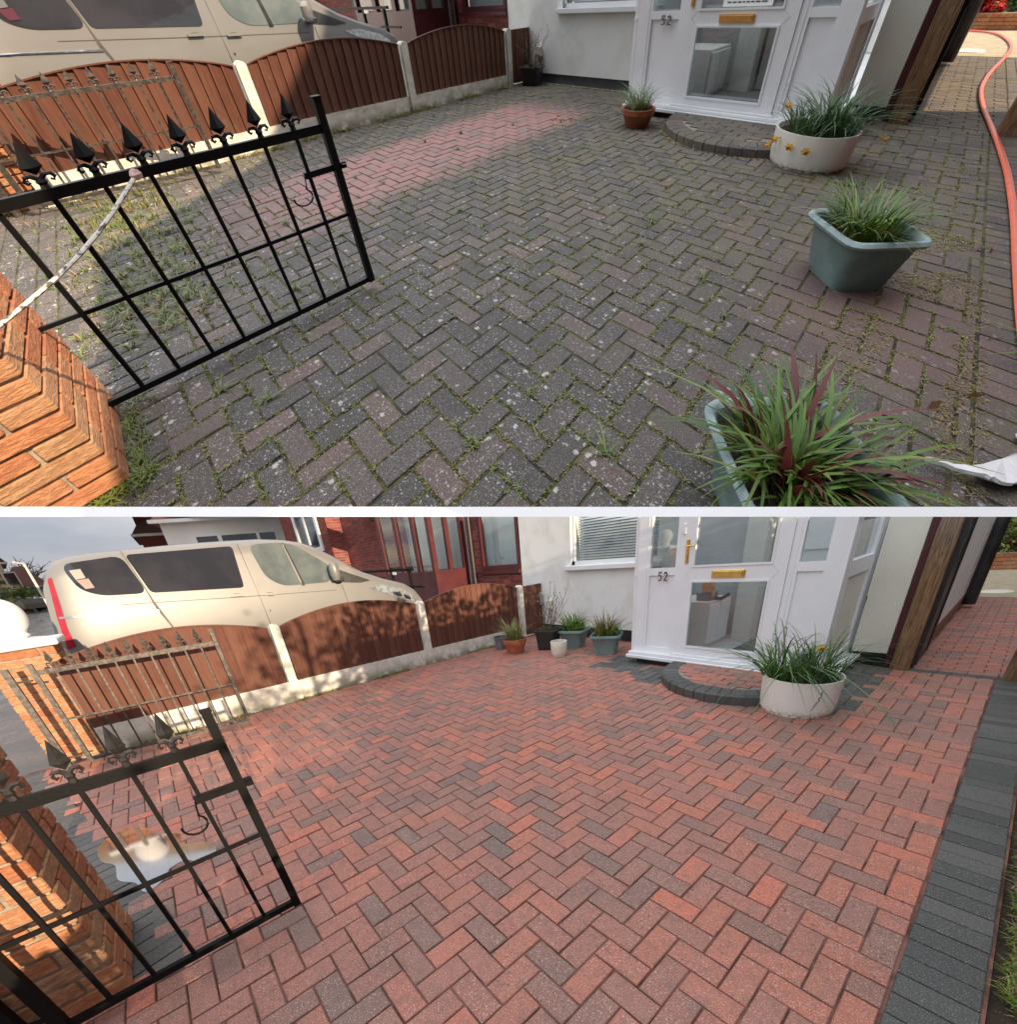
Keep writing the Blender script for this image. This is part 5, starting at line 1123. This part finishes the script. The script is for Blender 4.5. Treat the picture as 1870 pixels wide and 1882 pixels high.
for _ in range(2600):
    x, y = .56+abs(rng.gauss(0, .16)), rng.uniform(-.6, 2.6)
    if mnoise.noise(Vector((x*3, y*2, 2))) > -.1: tuft(g1 if rng.random() < .75 else g2, x, y, rng, 5, .05, .0, .005)
build(LOW, 'grass', g1, 'leaf_weed', kind='stuff', base=(-2, 0, 0), fill=False, label='short grass at the fence foot and in the bed on the right', cat='grass')
build(LOW, 'dry_grass', g2, 'leaf_dry', kind='stuff', base=(-2, 0, 0), fill=False, label='dry stems among the short grass', cat='grass')
# hedge added out of frame, its height shaped to shade the lower driveway
hd = thing(LOW, 'shade_hedge', (1.5, 2, 0), 'tall added hedge along the right side of the bed, beyond the picture', 'shade_hedge')
mb = MB(); htop = lambda y: 2.48 + .12*math.sin(y*2.1) + .1*math.sin(y*5.3+1)
for _ in range(22000):
    y = rng.uniform(-4.2, 11.6); f = min(1, max(.40, (y+1.25)*.9)); z = rng.uniform(.05, htop(y)*f); leaflet(mb, (1.55+rng.gauss(0,.16), y+rng.gauss(0,.05), z), rng, .075)
build(LOW, 'foliage', mb, 'leaf_hedge', hd, fill=False, cut=False)
build(LOW, 'inner_branches', MB().box((1.48, -.1, 0), (1.62, 11.5, 2.0)), 'twig', hd, cut=False)  # solid boxes inside the leaves, added to stop the sun
build(LOW, 'low_branches', MB().box((1.48, -4.0, 0), (1.62, -.95, .62)), 'twig', hd, cut=False)
build(LOW, 'mid_shade_core', MB().box((1.48, -.949, 0), (1.62, -.101, 1.25)), 'twig', hd, cut=False)
tr = thing(LOW, 'garden_tree', (5.2, -1.1, 0), 'slender tree added right of the lower yard to dapple it with shade', 'tree')  # unseen tree, added to dapple the lower yard with shade
tm = MB(); tm.tube([(5.2, -1.0, 0), (5.25, -1.1, 1.6), (5.15, -1.0, 3.2)], [.08, .06, .03], 8); lm = MB()
for k in range(16):
    a = rng.uniform(0, 6.28); p = Vector((5.2, -1.05, rng.uniform(1.1, 2.8))); q = p + Vector((math.cos(a)*.6, math.sin(a)*.7, rng.uniform(.1, .5))); tm.tube([p, q], [.025, .008], 5)
    for _ in range(70): leaflet(lm, q+Vector((rng.gauss(0,.2), rng.gauss(0,.22), rng.gauss(0,.2))), rng, .06)
build(LOW, 'trunk', tm, 'twig', tr, cut=False); build(LOW, 'crown', lm, 'leaf_hedge', tr, fill=False, cut=False)

# ---- street to the left of the lower yard
gsheet(LOW, 'street_rise', [(-12, -60), (-12, 3), (-40, 3), (-40, -60)], 0, 'asphalt')
rs = [o for o in bpy.data.objects if o.name == 'street_rise'][0]
for vtx in rs.data.vertices:
    if vtx.co.x + rs.location.x < -30: vtx.co.z += .85
    else: vtx.co.z -= .055
gsheet(LOW, 'far_street', [(-40, -90), (-40, 40), (-260, 40), (-260, -90)], .85, 'asphalt')
def far(x, y, D): d = LOW.ray(x, y); return LOW.eye + d*(D/math.hypot(d.x, d.y))
def far_house(name, x0, x1, D, ze, zr, label, wallm, roofm, wins, depth=7, gable=False):
    a, b = far(x0, 1100, D), far(x1, 1100, D); a.z = b.z = 0; u = (b-a).normalized(); v = Vector((-u.y, u.x, 0)); L = (b-a).length
    if v.dot(a-LOW.eye) < 0: v = -v
    t = thing(LOW, name, (a+b)/2, label, 'house')
    P = lambda s, q, z: a + u*s + v*q + Vector((0, 0, z))
    mb = MB(); mb.add([P(0,0,0),P(L,0,0),P(L,depth,0),P(0,depth,0),P(0,0,ze),P(L,0,ze),P(L,depth,ze),P(0,depth,ze)], [(0,1,5,4),(1,2,6,5),(2,3,7,6),(3,0,4,7),(4,5,6,7)])
    build(LOW, 'wall', mb, wallm, t, cut=False)
    mb = MB(); e = .35
    if gable: mb.add([P(-e,-e,ze),P(L+e,-e,ze),P(L+e,depth+e,ze),P(-e,depth+e,ze),P(L/2,-e,zr),P(L/2,depth+e,zr)], [(0,1,4),(1,2,5,4),(2,3,5),(3,0,4,5),(3,2,1,0)])
    else: mb.add([P(-e,-e,ze),P(L+e,-e,ze),P(L+e,depth+e,ze),P(-e,depth+e,ze),P(-e+1.2,depth/2,zr),P(L+e-1.2,depth/2,zr)], [(0,1,5,4),(1,2,5),(2,3,4,5),(3,0,4),(3,2,1,0)])
    rf = build(LOW, 'roof', mb, roofm, t, cut=False)
    build(LOW, 'gutter', MB().bar(P(-e,-e-.06,ze), P(L+e,-e-.06,ze), .14), 'upvc_white', rf, cut=False)
    for s, z, w, h in wins:
        f = build(LOW, 'window', MB().obox(P(s*L, -.03, z), u*w/2, v*.05, (0,0,h/2)), 'upvc_white', t, cut=False)
        build(LOW, 'pane', MB().obox(P(s*L-w*.24, -.085, z), u*w*.20, v*.012, (0,0,h*.42)).obox(P(s*L+w*.24, -.085, z), u*w*.20, v*.012, (0,0,h*.42)), 'glass_van', f, cut=False)
    return t, P, L
far_house('white_gable_house', -60, 40, 48, 4.1, 6.6, 'white house with brown roof at the far left of the street', 'house_far', 'roof_brown', [(.5, 3.0, 1.5, 1.1), (.9, 3.0, 1.4, 1.1), (.72, 1.5, 1.6, 1.0)])
far_house('red_roofed_bungalow', 30, 100, 60, 2.7, 4.6, 'low white bungalow with red tiled roof across the street', 'house_far', 'roof_tile', [(.3, 1.7, 1.6, 1.0), (.75, 1.7, 1.2, 1.0)])
far_house('white_corner_house', 352, 600, 27, 4.15, 5.8, 'bright white house with gutter behind the van', 'white_paint', 'roof_tile', [(.35, 3.0, 2.2, 1.1), (.62, 3.0, 1.8, 1.1)])
t, P, L = far_house('red_brick_house', 308, 360, 36, 4.4, 6.2, 'small red brick house with chimney left of the white corner house', 'brick_red', 'roof_tile', [(.5, 3.2, .9, .9)])
build(LOW, 'chimney', MB().obox(P(L*.25, 2, 5.6), (.3,0,0), (0,.3,0), (0,0,.9)), 'brick_red', t, cut=False)
bp = far(55, 1040, 33); bq = far(73, 1085, 33); bq.z = 0
build(LOW, 'street_lamp', MB().tube([(bq.x, bq.y, -.06), (bq.x, bq.y, 3.2)], [.07, .05], 8).tube([(bq.x, bq.y, 3.2), (bq.x+.3, bq.y-.3, 3.28)], [.04, .05], 6), 'concrete', base=(bq.x, bq.y, -.06), cut=False, label='slim pale street lamp in front of the red roofed bungalow', cat='street lamp')
cc = far(14, 1110, 44); cc.z = .85
ct = thing(LOW, 'parked_car', cc, 'small dark car parked in the distance by the white house', 'car')
prof = [(-1.9, .25), (-1.95, .6), (-1.85, .82), (-1.2, .9), (-.75, 1.32), (.55, 1.36), (1.15, .95), (1.85, .82), (1.95, .55), (1.9, .25)]
u = Vector((LOW.rows[0].x, LOW.rows[0].y, 0)).normalized(); v = Vector((-u.y, u.x, 0))
mb = MB(); m = len(prof); mb.add([cc+u*a+v*s+Vector((0,0,z)) for s in (-.8, .8) for a, z in prof], [tuple(range(m))[::-1], tuple(range(m, 2*m))] + [(k, (k+1) % m, m+(k+1) % m, m+k) for k in range(m)]); build(LOW, 'body', mb, 'car_dark', ct)
build(LOW, 'side_window', MB().add([cc+u*a-v*.81+Vector((0,0,z)) for a, z in ((-1.05,.95),(-.7,1.27),(.5,1.3),(.95,.97))], [(0,1,2,3)]), 'glass_car', ct)
for a in (-1.2, 1.2):
    for s in (-.75, .75): build(LOW, 'wheel', MB().tube([cc+u*a+v*(s-.1)+Vector((0,0,.27)), cc+u*a+v*(s+.1)+Vector((0,0,.27))], .3, 14), 'tyre', ct)
gfp = [far(x, 1105, 47) for x in (40, 105)]
for q in gfp: q.z = .85
gf = thing(LOW, 'garden_gate_fence', ((gfp[0].x+gfp[1].x)/2, (gfp[0].y+gfp[1].y)/2, 0), 'distant dark garden fence with pale posts across the street', 'fence')
for k in range(5):
    p = gfp[0].lerp(gfp[1], k/4); build(LOW, 'post', MB().box((p.x-.07, p.y-.07, .85), (p.x+.07, p.y+.07, 2.05)), 'house_far', gf)
    if k < 4:
        q = gfp[0].lerp(gfp[1], (k+1)/4); build(LOW, 'infill', MB().bar((p.x, p.y, 1.4), (q.x, q.y, 1.4), .05, .9), 'post_wood', gf)
rng = random.Random(51)
for x, D, s, lb in ((14, 44, 1.0, 'low yellow-green bush by the far white house'), (58, 52, .9, 'small rounded bush before the red roofed bungalow'), (88, 50, 1.3, 'dark garden bush beside the van tail across the street')):
    p = far(x, 1105, D); bush(LOW, 'bush', (p.x, p.y, .85+.7*s), (1.5*s, 1.5*s, .75*s), 700, .14, 'leaf_weed' if s == 1.0 else 'leaf_green', lb, 'bush', rng)
p = far(60, 1080, 70); bt = thing(LOW, 'bare_tree', (p.x, p.y, .85), 'reddish bare tree above the far roofs on the left', 'tree')
mb = MB(); lm = MB(); mb.tube([(p.x, p.y, .85), (p.x+.1, p.y, 3.6)], [.22, .14], 8)
for k in range(26):
    a = rng.uniform(0, 6.28); q = Vector((p.x, p.y, rng.uniform(2.4, 3.8))); e = q + Vector((math.cos(a)*rng.uniform(.8, 1.9), math.sin(a)*rng.uniform(.8, 1.9), rng.uniform(.7, 1.9))); mb.tube([q, q.lerp(e, .5)+Vector((0, 0, .15)), e], [.07, .05, .02], 5)
    for j in range(7):
        f2 = q.lerp(e, rng.uniform(.4, 1)); h2 = f2 + Vector((rng.gauss(0,.4), rng.gauss(0,.4), rng.uniform(.1, .6))); mb.tube([f2, h2], [.03, .01], 4); leaflet(lm, h2, rng, .10); leaflet(lm, f2.lerp(h2, .5), rng, .08)
build(LOW, 'trunk', mb, 'twig', bt); build(LOW, 'crown', lm, 'leaf_rust', bt, fill=False)
# crumbs of brick by the washed strip of the upper yard
cb = MB()
for _ in range(16):
    x, y = -3.42+rng.gauss(0, .09), 2.28+rng.gauss(0, .07); s = rng.uniform(.006, .02); cb.rc = rng.random(); cb.cbox((x-s, y-s*.7, -.001), (x+s, y+s*.7, s), s*.3)
build(UP, 'brick_crumbs', cb, 'brick_orange', kind='stuff', base=(-3.4, 2.3, 0), label='few brick crumbs at the end of the washed strip', cat='rubble')
